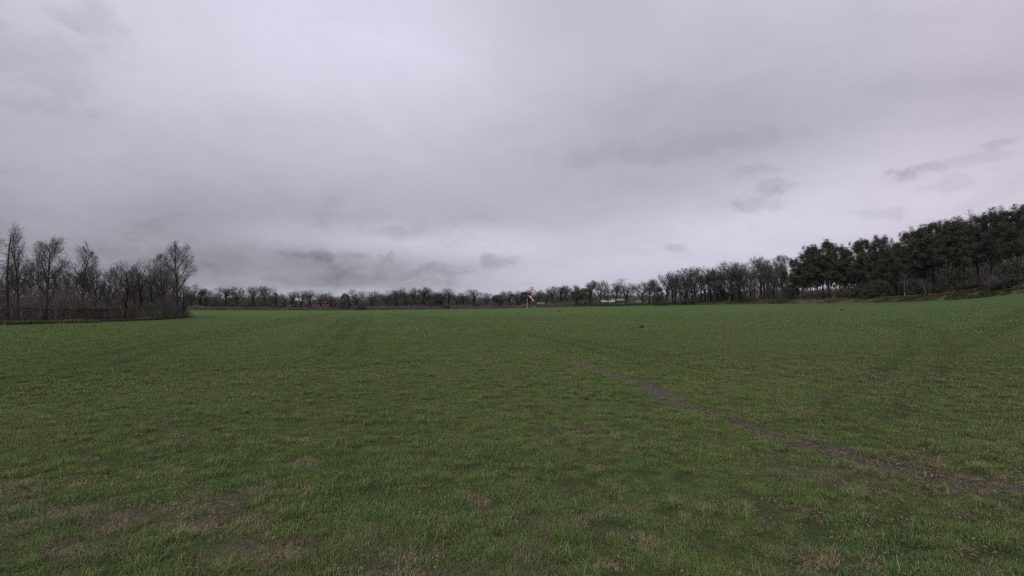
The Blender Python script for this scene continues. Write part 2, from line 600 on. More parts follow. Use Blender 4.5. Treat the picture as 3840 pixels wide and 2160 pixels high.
def blade_mat(name, kind):
    def fn(k, b):
        p = pos(k)
        rnd = k.n('ShaderNodeAttribute', attribute_name='rnd').outputs['Fac']
        if kind == 'green':
            c = grass_col(k, p)
            worn = k.n('ShaderNodeAttribute', attribute_type='INSTANCER', attribute_name='worn').outputs['Fac']
            c = k.mix(k.m('MULTIPLY', worn, 0.62), c, (0.040, 0.058, 0.024))
            c = k.mix(k.rng(rnd, 0.0, 0.5, 0.6, 0.0, False), c, (0.040, 0.064, 0.022))
            c = k.mix(k.rng(rnd, 0.55, 0.9, 0.0, 0.55, False), c, (0.210, 0.255, 0.085))
            c = k.mix(k.rng(rnd, 0.935, 0.94), c, (0.280, 0.230, 0.140))
        elif kind == 'straw':
            c = k.mix(rnd, (0.100, 0.078, 0.044), (0.420, 0.340, 0.195))
            c = k.mix(k.rng(k.noise(p, 1.1, 4), 0.38, 0.62, 0, 0.85), c, (0.088, 0.098, 0.042))
        elif kind == 'rough':
            c = k.mix(rnd, (0.062, 0.060, 0.034), (0.215, 0.180, 0.105))
            c = k.mix(k.rng(k.noise(p, 0.15, 3), 0.42, 0.6, 0, 0.8), c, (0.055, 0.074, 0.032))
        else:
            c = k.mix(rnd, (0.075, 0.042, 0.024), (0.270, 0.185, 0.110))
        k.put(b.inputs['Base Color'], c)
    return material(name, fn, 0.7, 0.2)


M['blade'] = blade_mat('grass_blades', 'green')
M['straw'] = blade_mat('dead_grass', 'straw')
M['rough'] = blade_mat('rough_grass', 'rough')
M['leaf'] = blade_mat('fallen_leaf', 'leaf')

# ------------------------------------------------------------------ the ground: one sheet to the horizon
def build_ground():
    th = np.concatenate([np.linspace(-math.radians(53), math.radians(53), 620)])
    back = np.linspace(math.radians(53), 2 * math.pi - math.radians(53), 90)[1:-1]
    th = np.concatenate([th, back])
    r = np.concatenate([[0.3, 1.5, 2.6], np.geomspace(3.6, 420, 520), np.geomspace(440, 3000, 20)])
    T, R = np.meshgrid(th, r)
    X, Y = R * np.sin(T), R * np.cos(T)
    Z = terrain(X, Y)
    n, m = X.shape
    V = np.stack([X, Y, Z], -1).reshape(-1, 3)
    i = (np.arange(n - 1) * m)[:, None]
    j = np.arange(m)[None]
    j2 = (j + 1) % m
    F = np.stack([i + j, i + m + j, i + m + j2, i + j2], -1).reshape(-1, 4)
    c = len(V)
    V = np.vstack([V, [[0, 0, 0]]])
    F3 = np.stack([np.full(m, c), np.arange(m), (np.arange(m) + 1) % m], -1)
    x, y = V[:, 0], V[:, 1]
    w = wheel(x, y)
    u = np.clip(x / np.maximum(y, .01), EU[0], EU[-1])
    Ye, _, _ = edge_at(u)
    verge = smooth((y - Ye * 1.003 + 0.8 * vnoise(x, y, 3, 5)) / 1.2) * (y > 5)
    me = mesh_from('field', V, [F, F3], [M['ground']], None, True,
                   dict(bare=bare(x, y), mud=mud(x, y) * (y > 3), wheel=w, verge=verge))
    tag(link('field', me), 'wide flat green pasture with faint wheel lines', 'field', kind='structure')


build_ground()

# ------------------------------------------------------------------ grass
def patch(name, mat, n, radius, length, width, lean, seed, clump=0):
    g = np.random.default_rng(seed)
    if clump:
        cc = g.normal(0, radius * 0.55, (clump, 2))
        b = cc[g.integers(0, clump, n)] + g.normal(0, radius * 0.10, (n, 2))
    else:
        a, rr = g.uniform(0, 2 * math.pi, n), radius * np.sqrt(g.uniform(0, 1, n))
        b = np.stack([rr * np.cos(a), rr * np.sin(a)], 1)
    L = length * g.uniform(0.45, 1.25, n)
    W = width * g.uniform(0.6, 1.3, n)
    a = g.uniform(0, 2 * math.pi, n)
    d = np.stack([np.cos(a), np.sin(a)], 1)
    ln = lean * g.uniform(0.3, 1.4, n)
    side = np.stack([-d[:, 1], d[:, 0]], 1)
    V = np.zeros((n, 5, 3))
    for q, (t, wf) in enumerate(((0, 1), (0.5, 0.85))):
        horiz = L * t * np.sin(ln * (0.4 + 0.8 * t))
        h = L * t * np.cos(ln * (0.4 + 0.8 * t))
        for s_, sg in ((0, -1), (1, 1)):
            V[:, q * 2 + s_, :2] = b + d * horiz[:, None] + side * (sg * W * wf / 2)[:, None]
            V[:, q * 2 + s_, 2] = h - (0.012 if t == 0 else 0)
    hz = L * np.sin(np.minimum(ln * 1.25, 1.5))
    V[:, 4, :2] = b + d * hz[:, None]
    V[:, 4, 2] = np.maximum(L * np.cos(np.minimum(ln * 1.25, 1.5)), 0.008)
    k = (np.arange(n) * 5)[:, None]
    F4 = k + np.array([[0, 1, 3, 2]])
    F3 = k + np.array([[2, 3, 4]])
    me = mesh_from(name, V.reshape(-1, 3), [F4, F3], [mat], None, False, dict(rnd=np.repeat(g.uniform(0, 1, n), 5)))
    return bpy.data.objects.new(name, me)


def leaf_patch(name, n, radius, size, seed):
    g = np.random.default_rng(seed)
    a, rr = g.uniform(0, 2 * math.pi, n), radius * np.sqrt(g.uniform(0, 1, n))
    c = np.stack([rr * np.cos(a), rr * np.sin(a), 0.012 + 0.045 * g.uniform(0, 1, n)], 1)
    out = []
    for i in range(n):
        L, W = size * g.uniform(0.6, 1.2), size * 0.55 * g.uniform(0.6, 1.1)
        P = np.array([(-L / 2, 0, 0), (-L / 5, -W / 2, .012), (L / 4, -W / 2.3, .014), (L / 2, 0, 0.0), (L / 4, W / 2.3, .014), (-L / 5, W / 2, .012)])
        t, tl = g.uniform(0, 6.28), g.normal(0, 0.35)
        P[:, 2] += P[:, 0] * tl
        R = np.array([[math.cos(t), -math.sin(t), 0], [math.sin(t), math.cos(t), 0], [0, 0, 1]])
        out.append(P @ R.T + c[i])
    k = (np.arange(n) * 6)[:, None]
    F = np.vstack([k + np.array([[0, 1, 2, 3]]), k + np.array([[0, 3, 4, 5]])])
    me = mesh_from(name, np.vstack(out), [F], [M['leaf']], None, False, dict(rnd=np.repeat(g.uniform(0, 1, n), 6)))
    return bpy.data.objects.new(name, me)


def scatter(name, protos, x, y, rot, scale, idx, mat, tilt=None, dz=0.0):
    """one object: points of the ground carrying the patches (geometry nodes)"""
    z = terrain(x, y) + dz
    me = bpy.data.meshes.new(name)
    me.vertices.add(len(x))
    me.vertices.foreach_set('co', np.stack([x, y, z], 1).astype(np.float32).ravel())
    for nm, a in (('rot', rot), ('scl', scale), ('worn', np.clip(wheel(x, y), 0, 1))):
        t = me.attributes.new(nm, 'FLOAT', 'POINT')
        t.data.foreach_set('value', a.astype(np.float32))
    t = me.attributes.new('idx', 'INT', 'POINT')
    t.data.foreach_set('value', idx.astype(np.int32))
    me.materials.append(mat)
    me.update()
    o = link(name, me)
    kit = bpy.data.collections.new(name + '_kit')
    for p in protos:
        kit.objects.link(p)
    ng = bpy.data.node_groups.new(name, 'GeometryNodeTree')
    ng.interface.new_socket('Geometry', in_out='INPUT', socket_type='NodeSocketGeometry')
    ng.interface.new_socket('Geometry', in_out='OUTPUT', socket_type='NodeSocketGeometry')
    N, Lk = ng.nodes, ng.links
    gi, go = N.new('NodeGroupInput'), N.new('NodeGroupOutput')
    ci = N.new('GeometryNodeCollectionInfo')
    ci.inputs[0].default_value = kit
    ci.inputs['Separate Children'].default_value = True
    ci.inputs['Reset Children'].default_value = True
    inst = N.new('GeometryNodeInstanceOnPoints')
    inst.inputs['Pick Instance'].default_value = True

    def attr(nm, ty):
        a = N.new('GeometryNodeInputNamedAttribute')
        a.data_type = ty
        a.inputs[0].default_value = nm
        return a.outputs[0]
    c = N.new('ShaderNodeCombineXYZ')
    Lk.new(attr('rot', 'FLOAT'), c.inputs[2])
    Lk.new(gi.outputs[0], inst.inputs['Points'])
    Lk.new(ci.outputs[0], inst.inputs['Instance'])
    Lk.new(attr('idx', 'INT'), inst.inputs['Instance Index'])
    Lk.new(c.outputs[0], inst.inputs['Rotation'])
    Lk.new(attr('scl', 'FLOAT'), inst.inputs['Scale'])
    Lk.new(inst.outputs[0], go.inputs[0])
    md = o.modifiers.new('scatter', 'NODES')
    md.node_group = ng
    return o


def sector(n, r0, r1, half=50.0, g=rng):
    a = np.radians(g.uniform(-half, half, n))
    r = np.sqrt(g.uniform(r0 * r0, r1 * r1, n))
    return r * np.sin(a), r * np.cos(a)


def grass_layer(parts, r0, r1, per_m2, half, hole=1.0, g=rng, fade_in=0.0, fade_out=0.0):
    area = math.radians(2 * half) / 2 * (r1 * r1 - r0 * r0)
    x, y = sector(int(area * per_m2), r0, r1, half, g)
    r = np.hypot(x, y)
    keep = 1 - np.clip(bare(x, y) * hole, 0, 0.95)
    keep *= 1 - 0.96 * mud(x, y)
    keep *= 1 - 0.45 * np.clip(wheel(x, y), 0, 1)
    if fade_out:
        keep *= np.clip((r1 - r) / fade_out, 0, 1)
    if fade_in:
        keep *= np.clip((r - r0) / fade_in, 0, 1)
    u = x / np.maximum(y, .01)
    Ye, _, _ = edge_at(np.clip(u, EU[0], EU[-1]))
    keep *= y < Ye * 0.985
    m = g.uniform(0, 1, len(x)) < keep
    x, y = x[m], y[m]
    return x, y


def build_grass():
    near = [patch('n%d' % i, M['blade'], 300, 0.21, 0.066, 0.0048, 1.0, 100 + i) for i in range(5)]
    tuft = [patch('t%d' % i, M['blade'], 190, 0.12, 0.135, 0.0052, 0.9, 200 + i) for i in range(4)]
    x1, y1 = grass_layer(near, 3.6, 24, 15, 52, fade_out=4)
    s1 = 0.8 + 0.45 * smooth(0.5 + 0.6 * vnoise(x1, y1, 0.8, 41) + .3 * vnoise(x1, y1, 2.7, 42)) + rng.uniform(-.1, .1, len(x1))
    x2, y2 = grass_layer(tuft, 3.6, 34, 5.0, 52, hole=0.9, fade_out=10)
    m = rng.uniform(0, 1, len(x2)) < smooth(0.5 + 0.9 * vnoise(x2, y2, 0.6, 43))
    x2, y2 = x2[m], y2[m]
    s2 = rng.uniform(0.55, 1.45, len(x2))
    X, Y = np.concatenate([x1, x2]), np.concatenate([y1, y2])
    I = np.concatenate([rng.integers(0, 5, len(x1)), 5 + rng.integers(0, 4, len(x2))])
    o = scatter('grass', near + tuft, X, Y, rng.uniform(0, 6.28, len(X)), np.concatenate([s1, s2]), I, M['blade'])
    tag(o, 'short green pasture grass nearest the camera', 'grass', kind='stuff')
    midp = [patch('m%d' % i, M['blade'], 150, 0.40, 0.075, 0.011, 0.85, 300 + i) for i in range(5)]
    farp = [patch('q%d' % i, M['blade'], 110, 0.75, 0.085, 0.026, 0.9, 400 + i) for i in range(4)]
    x1, y1 = grass_layer(midp, 17, 62, 6.5, 50, fade_in=5, fade_out=18)
    x2, y2 = grass_layer(farp, 42, 130, 2.0, 49, fade_in=16, fade_out=60)
    X, Y = np.concatenate([x1, x2]), np.concatenate([y1, y2])
    I = np.concatenate([rng.integers(0, 5, len(x1)), 5 + rng.integers(0, 4, len(x2))])
    S = 0.75 + 0.45 * smooth(0.5 + 0.6 * vnoise(X, Y, 1.6, 44)) + rng.uniform(-.1, .1, len(X))
    o = scatter('grass', midp + farp, X, Y, rng.uniform(0, 6.28, len(X)), S, I, M['blade'])
    tag(o, 'green pasture grass stretching across the middle of the field', 'grass', kind='stuff')
    # straw and dead grass on the worn places
    st = [patch('s%d' % i, M['straw'], 150, 0.18, 0.080, 0.0048, 1.25, 500 + i) for i in range(4)]
    area = math.radians(104) / 2 * (28 ** 2 - 3.6 ** 2)
    x, y = sector(int(area * 13), 3.6, 28, 52)
    b = bare(x, y)
    keep = np.clip(b * 2.2 * smooth(0.72 + 0.6 * vnoise(x, y, 0.4, 45)) + 0.14 + 0.16 * np.clip((11 - np.hypot(x, y)) / 5, 0, 1), 0, 1) * (1 - 0.85 * mud(x, y))
    m = rng.uniform(0, 1, len(x)) < keep
    x, y = x[m], y[m]
    o = scatter('dead_grass', st, x, y, rng.uniform(0, 6.28, len(x)), rng.uniform(.7, 1.2, len(x)),
                rng.integers(0, 4, len(x)), M['straw'], dz=0.003)
    tag(o, 'straw coloured dead grass lying on the bare patches', 'dead grass', kind='stuff')
    # fallen oak leaves, thick at lower right
    lf = [leaf_patch('l%d' % i, 9, 0.26, 0.052, 600 + i) for i in range(5)]
    x, y = sector(int(math.radians(104) / 2 * (26 ** 2 - 3.6 ** 2) * 14), 3.6, 26, 52)
    right = smooth((x / y - 0.10) / 0.75) * smooth((20 - y) / 11)
    keep = 0.07 + 0.85 * right * smooth(0.4 + 0.9 * vnoise(x, y, 0.7, 46)) + 0.42 * np.clip(bare(x, y), 0, 1) * (0.3 + 0.7 * right)
    m = rng.uniform(0, 1, len(x)) < keep
    x, y = x[m], y[m]
    o = scatter('fallen_leaves', lf, x, y, rng.uniform(0, 6.28, len(x)), rng.uniform(.6, 1.15, len(x)),
                rng.integers(0, 5, len(x)), M['leaf'], dz=0.012)
    tag(o, 'brown fallen oak leaves lying among the grass', 'leaves', kind='stuff')
    # rough grass on the banks and verges round the field
    rp = [patch('r%d' % i, M['rough'], 160, 0.7, 0.42, 0.035, 0.7, 700 + i, clump=6) for i in range(5)]
    u = rng.uniform(-1.15, 1.15, 16000)
    Ye, _, B = edge_at(u)
    wband = np.where(u < -0.63, 3.0, np.where(u < 0.15, 4.0, 11.0))
    y = Ye * 1.0 + rng.uniform(0, 1, len(u)) ** 0.8 * wband + 0.6 * vnoise(u * 200, u * 0, 3, 6)
    x = u * y
    m = smooth(0.55 + 0.8 * vnoise(x, y, 4, 47)) > rng.uniform(0, 1, len(x)) * 0.9
    x, y = x[m], y[m]
    o = scatter('rough_grass', rp, x, y, rng.uniform(0, 6.28, len(x)), rng.uniform(.5, 1.3, len(x)),
                rng.integers(0, 5, len(x)), M['rough'])
    tag(o, 'rough tussocky grass on the bank and verges round the field', 'rough grass', kind='stuff')
    # mud clods along the track
    clod = []
    for q in range(4):
        g = np.random.default_rng(800 + q)
        V, F, off = [], [], 0
        for i in range(26):
            c = np.array([*g.normal(0, 0.13, 2), -0.003])
            s = g.uniform(0.008, 0.022)
            P = np.array([(1, 0, 0), (0, 1, 0), (-1, 0, 0), (0, -1, 0), (0, 0, .9), (0.7, .7, .3), (-.7, -.6, .4)]) * s * g.uniform(.6, 1.3, (7, 3)) + c
            V.append(P)
            F.append(np.array([(0, 5, 4), (5, 1, 4), (1, 2, 4), (2, 6, 4), (6, 3, 4), (3, 0, 4)]) + off)
            off += 7
        clod.append(bpy.data.objects.new('c%d' % q, mesh_from('c%d' % q, np.vstack(V), [np.vstack(F)], [M['clod']])))
    x, y = sector(int(math.radians(104) / 2 * (30 ** 2 - 3.6 ** 2) * 10), 3.6, 30, 52)
    keep = 0.95 * mud(x, y) + 0.25 * bare(x, y)
    m = rng.uniform(0, 1, len(x)) < keep
    x, y = x[m], y[m]
    o = scatter('mud_clods', clod, x, y, rng.uniform(0, 6.28, len(x)), rng.uniform(.6, 1.4, len(x)), rng.integers(0, 4, len(x)), M['clod'])
    tag(o, 'churned clods of mud along the worn wheel track', 'mud', kind='stuff')


M['clod'] = speckled((0.060, 0.053, 0.038), (0.165, 0.146, 0.106), 12.0)
build_grass()

# ------------------------------------------------------------------ tree growth
def nrm(v):
    return v / (np.linalg.norm(v) + 1e-9)


def grow(g, H, P):
    """P: species dictionary. Returns list of (points, radii, level)."""
    out = []
    cz, rx, rz = P['env_c'] * H, P['env_r'] * H, P['env_h'] * H
    sway = g.normal(0, 0.03, 2)

    ph = g.uniform(0, 6.28, 6)
    lim = [1.0]

    def inside(q):
        a = math.atan2(q[1], q[0])
        bump = 1 + .16 * math.sin(2 * a + ph[0]) + .13 * math.sin(3 * a + ph[1] + q[2] * 9 / H) + .12 * math.sin(q[2] * 15 / H + a + ph[2])
        dz = (q[2] - cz) / (rz if q[2] > cz else rz * P.get('env_low', 1.0))
        return ((q[0] / rx) ** 2 + (q[1] / rx) ** 2 + dz * dz) < bump * lim[0]

    def branch(p, d, L, r, lev):
        n = P['seg'][lev]
        pts = [p]
        dirs = [d]
        m0 = g.uniform(.72, 1.22) if lev == 1 else lim[0]
        lim[0] = m0
        for i in range(n):
            d = nrm(d + g.normal(0, P['wander'][lev], 3) + np.array([0, 0, P['trop'][lev]]))
            q = pts[-1] + d * (L / n)
            if lev > 0 and i > 0 and not inside(q):
                break
            pts.append(q)
            dirs.append(d)
        m = len(pts)
        if m < 2:
            return
        tp = P['taper'][lev]
        rad = [r * (1 - (1 - tp) * i / (m - 1)) for i in range(m)]
        if lev == 0:
            rad[0] *= 1.35
        out.append((np.array(pts), rad, lev))
        if lev + 1 >= len(P['seg']):
            return
        k = P['kids'][lev]
        k = max(1, int(round(k * g.uniform(0.8, 1.2) * (m / (n + 1)) ** 0.5)))
        az = g.uniform(0, 6.28)
        lo = P['start'][lev]
        for c in range(k):
            t = lo + (1 - lo) * (c + g.uniform(0.1, 0.9)) / k
            f = t * (m - 1)
            i = min(int(f), m - 2)
            q = pts[i] + (pts[i + 1] - pts[i]) * (f - i)
            dd = dirs[i + 1]
            az += 2.4 + g.normal(0, 0.5)
            a = nrm(np.cross(dd, [0.3, 0.5, 0.81] if abs(dd[2]) < .95 else [1, 0.1, 0]))
            b = np.cross(dd, a)
            ang = math.radians(P['ang'][lev] * g.uniform(0.7, 1.3) * (1 - P.get('angtop', 0.45) * t))
            nd = nrm(dd * math.cos(ang) + (a * math.cos(az) + b * math.sin(az)) * math.sin(ang))
            Lc = P['len'][lev + 1] * H * g.uniform(0.7, 1.25) * (1 - P['short'][lev] * t)
            rc = max(min(rad[i] * P['rr'][lev], rad[i] * 0.9), P['rmin'])
            lim[0] = m0
            branch(q, nd, Lc, rc, lev + 1)

    branch(np.array([0, 0, -0.25]), nrm(np.array([sway[0], sway[1], 1])), P['len'][0] * H, P['r0'] * H, 0)
    return out


OAK = dict(env_c=0.60, env_r=0.40, env_h=0.42, env_low=1.05, seg=[5, 6, 5, 4, 3], wander=[.06, .20, .26, .30, .3], trop=[.05, .10, .06, .04, .03],
           taper=[.72, .32, .3, .35, .5], kids=[9, 8, 6, 5], start=[.32, .16, .15, .1], ang=[66, 52, 55, 60], angtop=.62,
           len=[.50, .50, .26, .135, .075], short=[.15, .4, .4, .3], rr=[.52, .55, .5, .5], rmin=.014, r0=.024)
OAK_TALL = dict(OAK, env_c=.60, env_r=.30, env_h=.41, ang=[42, 46, 55, 60], len=[.58, .50, .23, .12, .07], start=[.30, .16, .15, .1])
OAK_WIDE = dict(OAK, env_c=.60, env_r=.50, env_h=.40, len=[.42, .56, .29, .15, .085], r0=.030)
UPRIGHT = dict(env_c=.55, env_r=.20, env_h=.55, seg=[9, 6, 4, 4], wander=[.03, .09, .14, .2], trop=[.03, .13, .10, .06],
               taper=[.12, .22, .3, .45], kids=[26, 9, 6], start=[.28, .15, .1], ang=[44, 34, 40], angtop=.35,
               len=[1.0, .34, .14, .075], short=[.55, .3, .3], rr=[.45, .55, .5], rmin=.015, r0=.015)
SPREAD = dict(env_c=.58, env_r=.34, env_h=.50, env_low=1.0, seg=[8, 7, 5, 4, 3], wander=[.03, .10, .15, .2, .25], trop=[.02, .09, .07, .05, .03],
              taper=[.25, .25, .3, .35, .5], kids=[15, 9, 6, 5], start=[.26, .15, .12, .1], ang=[56, 40, 42, 45], angtop=.5,
              len=[.90, .46, .21, .11, .06], short=[.45, .35, .3, .3], rr=[.55, .55, .55, .5], rmin=.015, r0=.020)
LARCH = dict(env_c=.56, env_r=.15, env_h=.47, seg=[9, 5, 3], wander=[.02, .12, .25], trop=[.02, .03, .02],
             taper=[.12, .3, .5], kids=[60, 14], start=[.2, .1], ang=[80, 55], angtop=.25,
             len=[1.0, .17, .05], short=[.6, .3], rr=[.25, .5], rmin=.012, r0=.013)
BUSHY = dict(env_c=.45, env_r=.55, env_h=.55, seg=[2, 5, 4, 3], wander=[.05, .15, .2, .25], trop=[.02, .06, .05, .04],
             taper=[.8, .3, .35, .5], kids=[22, 9, 6], start=[.1, .12, .1], ang=[60, 38, 42], angtop=.6,
             len=[.12, .85, .36, .17], short=[.1, .4, .3], rr=[.55, .5, .5], rmin=.010, r0=.022)
BIRCH = dict(UPRIGHT, env_r=.20, r0=.010, kids=[22, 8, 6], ang=[50, 40, 40])

KINDS = {'oak': (OAK, 5), 'tall': (OAK_TALL, 4), 'wide': (OAK_WIDE, 3), 'upright': (UPRIGHT, 3), 'spread': (SPREAD, 3),
         'larch': (LARCH, 2), 'bush': (BUSHY, 4), 'birch': (BIRCH, 2)}
PROTO = {}


def bare_protos(kind, H, far):
    """meshes (trunk, crown) of each variant, grown at a true height H"""
    key = (kind, far)
    if key in PROTO:
        return PROTO[key]
    P, nv = KINDS[kind]
    P = dict(P)
    if far:
        P['rmin'] = 0.021 if kind != 'bush' else 0.02
    res = []
    for v in range(nv):
        g = np.random.default_rng(1000 + v * 7 + len(kind) * 31 + (500 if far else 0))
        br = grow(g, H, P)
        top = np.percentile(np.concatenate([b[0][:, 2] for b in br]), 99.7)
        w = np.percentile(np.abs(np.concatenate([b[0][:, 0] for b in br])), 99)
        cut = 1
        a = [b for b in br if b[2] <= cut]
        c = [b for b in br if b[2] > cut]
        sides = (lambda lev: (8, 5, 3, 3, 3)[lev])
        bk = M['birch'] if kind == 'birch' else M['bark_far'] if far else M['bark']
        tw = M['twig_far'] if far else M['twig']
        V, F = tubes(a, sides)
        t = mesh_from('trunk', V, [F], [bk], None, True)
        V, F = tubes(c, sides)
        cr = mesh_from('crown', V, [F], [tw], None, False)
        res.append((t, cr, top, w))
    PROTO[key] = res
    return res


def tree(name, kind, px, Y, top, label, cat, group=None, far=False, var=0, rot=None, wscale=None, lean=0.0, H0=15.0, sink=0.0):
    """bare tree standing on the ground in the direction of photo column px, Y metres off, its tip at photo row top"""
    x = ray(px, 1140)[0] * Y
    z = float(terrain(x, Y)) - sink
    H = height_at(px, top, Y) - z
    pr = bare_protos(kind, H0, far)
    t, c, ph, pw = pr[var % len(pr)]
    s = H / ph
    o = empty(name, (x, Y, z), random.uniform(0, 6.28) if rot is None else rot)
    wx = s if wscale is None else wscale / pw
    o.scale = (wx, wx, s)
    o.rotation_euler.y = lean
    tag(o, label, cat, group)
    link('trunk', t, o)
    link('crown', c, o)
    return o


# ------------------------------------------------------------------ pines
def pine_protos():
    res = []
    for v in range(7):
        g = np.random.default_rng(3000 + v)
        H = 18.0
        low = (0.36, 0.44, 0.48, 0.32, 0.42, 0.58, 0.26)[v]
        P = dict(env_c=low + (1 - low) * .38, env_r=.19 + .03 * g.uniform(-1, 1), env_h=(1 - low) * .72, env_low=.62, seg=[9, 5, 4], wander=[.02, .13, .2], trop=[.02, .05, .08],
                 taper=[.25, .3, .4], kids=[27, 7], start=[low * .92, .3], ang=[82, 50], angtop=.45,
                 len=[.97, .22, .09], short=[.68, .3], rr=[.28, .5], rmin=.02, r0=.0125)
        br = grow(g, H, P)
        # a few dead snags on the bare part of the stem
        for q in range(7):
            z = g.uniform(.15, low) * H
            a = g.uniform(0, 6.28)
            p0 = np.array([0, 0, z])
            d = np.array([math.cos(a), math.sin(a), g.uniform(-.1, .3)])
            br.append((np.array([p0, p0 + d * .8, p0 + d * g.uniform(1.2, 2.2)]), [.035, .025, .015], 1))
        V, F = tubes(br, lambda l: (8, 4, 3)[l])
        trunk = mesh_from('trunk', V, [F], [M['pine_bark']], None, True)
        ends = [b[0][-1] for b in br if b[2] == 2] + [b[0][-1] for b in br if b[2] == 1 and len(b[0]) > 3]
        ends += [b[0][len(b[0]) // 2] for b in br if b[2] == 2][::2]
        ends += [np.array([g.normal(0, .35), g.normal(0, .35), H * q]) for q in (.90, .92, .94, .96, .98, .995)]
        for q in range(16):   # upright shoots at the top of the crown
            e = ends[int(g.integers(0, len(ends)))]
            if e[2] > H * (low + (1 - low) * .55):
                ends += [e + np.array([g.normal(0, .1), 0, z_]) for z_ in (.5, .9, 1.3)]
        E = np.array(ends)
        n = 46
        C = np.repeat(E, n, 0)
        size = np.repeat(g.uniform(.6, 1.2, len(E)), n)
        off = g.normal(0, 1, C.shape) * np.array([.32, .32, .26]) * size[:, None]
        C = C + off + np.array([0, 0, .15])
        V, F = leafs(g, C, off, 0.27, 0.070)
        cr = mesh_from('crown', V, [F], [M['needles']], None, False)
        top = np.percentile(V[:, 2], 99.95)
        res.append((trunk, None, cr, top))
    return res


def leafs(g, C, off, L, W, up=0.5):
    """small elongated faces, pointing out of their clump and up"""
    N = len(C)
    d = off / (np.linalg.norm(off, axis=1)[:, None] + 1e-6) * .8 + g.normal(0, .6, C.shape) + np.array([0, 0, up])
    d /= np.linalg.norm(d, axis=1)[:, None]
    s = np.cross(d, g.normal(0, 1, C.shape))
    s /= np.linalg.norm(s, axis=1)[:, None]
    l = L * g.uniform(.6, 1.3, N)[:, None]
    w = W * g.uniform(.6, 1.3, N)[:, None]
    V = np.stack([C - d * l * .5 - s * w * .4, C - d * l * .5 + s * w * .4, C + d * l * .5 + s * w * .5, C + d * l * .5 - s * w * .5], 1)
    return V.reshape(-1, 3), np.arange(4 * N).reshape(-1, 4)


PINE = pine_protos()


def pine(px, Y, top, label, group, var, wide=1.0, name='pine_tree'):
    x = ray(px, 1140)[0] * Y
    z = float(terrain(x, Y))
    t, l, c, ph = PINE[var % len(PINE)]
    s = (height_at(px, top, Y) - z) / ph
    o = empty(name, (x, Y, z), random.uniform(0, 6.28))
    o.scale = (s * wide, s * wide, s)
    tag(o, label, 'pine tree', group)
    tr = link('trunk', t, o)
    cr = link('crown', c, o)
    return o


ORD = ['', 'first', 'second', 'third', 'fourth', 'fifth', 'sixth', 'seventh', 'eighth', 'ninth', 'tenth', 'eleventh', 'twelfth', 'thirteenth',
       'fourteenth', 'fifteenth', 'sixteenth', 'seventeenth', 'eighteenth', 'nineteenth', 'twentieth', 'twenty-first', 'twenty-second',
       'twenty-third', 'twenty-fourth', 'twenty-fifth', 'twenty-sixth', 'twenty-seventh', 'twenty-eighth', 'twenty-ninth', 'thirtieth',
       'thirty-first', 'thirty-second', 'thirty-third', 'thirty-fourth', 'thirty-fifth', 'thirty-sixth']

# ------------------------------------------------------------------ the copse on the left
GL = 'bare trees of the left copse'
tree('larch_tree', 'larch', 26, 84, 862, 'ragged narrow leafless larch at the left end of the copse', 'larch tree', GL, var=0, wscale=2.6)
tree('larch_tree', 'larch', -14, 80, 850, 'larch half out of view at the very left edge of the copse', 'larch tree', GL, var=1, wscale=2.4)
tree('bare_tree', 'upright', 68, 86, 842, 'tallest slender bare tree, beside the ragged larch in the left copse', 'tree', GL, var=0, wscale=2.0)
tree('oak_tree', 'spread', 170, 79, 885, 'big broad bare tree standing in front of the left copse hedge', 'tree', GL, var=0, wscale=3.5)
tree('bare_tree', 'upright', 312, 88, 905, 'slender forked bare tree between the broad tree and the rounded trees', 'tree', GL, var=1, wscale=2.4)
tree('bare_tree', 'spread', 112, 98, 972, 'low twiggy bare tree behind the broad tree, on its left side', 'tree', GL, var=1, wscale=2.6)
tree('bare_tree', 'spread', 235, 97, 1000, 'low twiggy bare tree behind the broad tree, on its right side', 'tree', GL, var=2, wscale=2.6)
tree('bare_tree', 'oak', 362, 95, 985, 'small rounded bare tree right of the slender forked tree', 'tree', GL, var=0, wscale=2.5)
tree('bare_tree', 'oak', 404, 98, 988, 'small dark bare tree left of the dense rounded tree in the copse', 'tree', GL, var=1, wscale=2.4)
tree('bare_tree', 'tall', 465, 96, 977, 'dense round-topped bare tree in the middle of the copse', 'tree', GL, var=0, wscale=3.1)
tree('bare_tree', 'tall', 530, 98, 979, 'bare tree with dark top just right of the dense round-topped one', 'tree', GL, var=1, wscale=2.4)
tree('bare_tree', 'oak', 572, 100, 975, 'bare tree pressed against the left side of the tall end tree', 'tree', GL, var=2, wscale=2.8)
tree('bare_tree', 'spread', 610, 104, 998, 'dark twiggy bare tree in front of the tall tree ending the copse', 'tree', GL, var=0, wscale=2.8)
tree('bare_tree', 'spread', 662, 112, 903, 'tall spreading bare tree at the right end of the copse', 'tree', GL, var=1, wscale=4.2)
tree('bare_tree', 'upright', 610, 122, 945, 'thin upright bare tree just left of the tall end tree', 'tree', GL, var=2, wscale=2.6)
tree('bare_tree', 'oak', 690, 110, 1062, 'low leaning bare tree under the tall end tree, beside the field', 'tree', GL, var=3, wscale=2.5)
for i, (px, Y, top, w) in enumerate([(-60, 90, 990, 2.6), (8, 96, 985, 2.4), (60, 100, 992, 2.4), (150, 108, 1005, 2.4), (200, 105, 995, 2.4),
                                     (270, 104, 1030, 2.3), (300, 112, 1010, 2.3), (340, 108, 1015, 2.2), (430, 112, 1005, 2.5), (500, 112, 1000, 2.4), (640, 118, 1010, 2.6)]):
    tree('bare_tree', ('spread', 'tall', 'oak')[i % 3], px, Y, top, 'lower bare tree deep in the left copse behind its front trees', 'tree', GL, var=i, wscale=w)

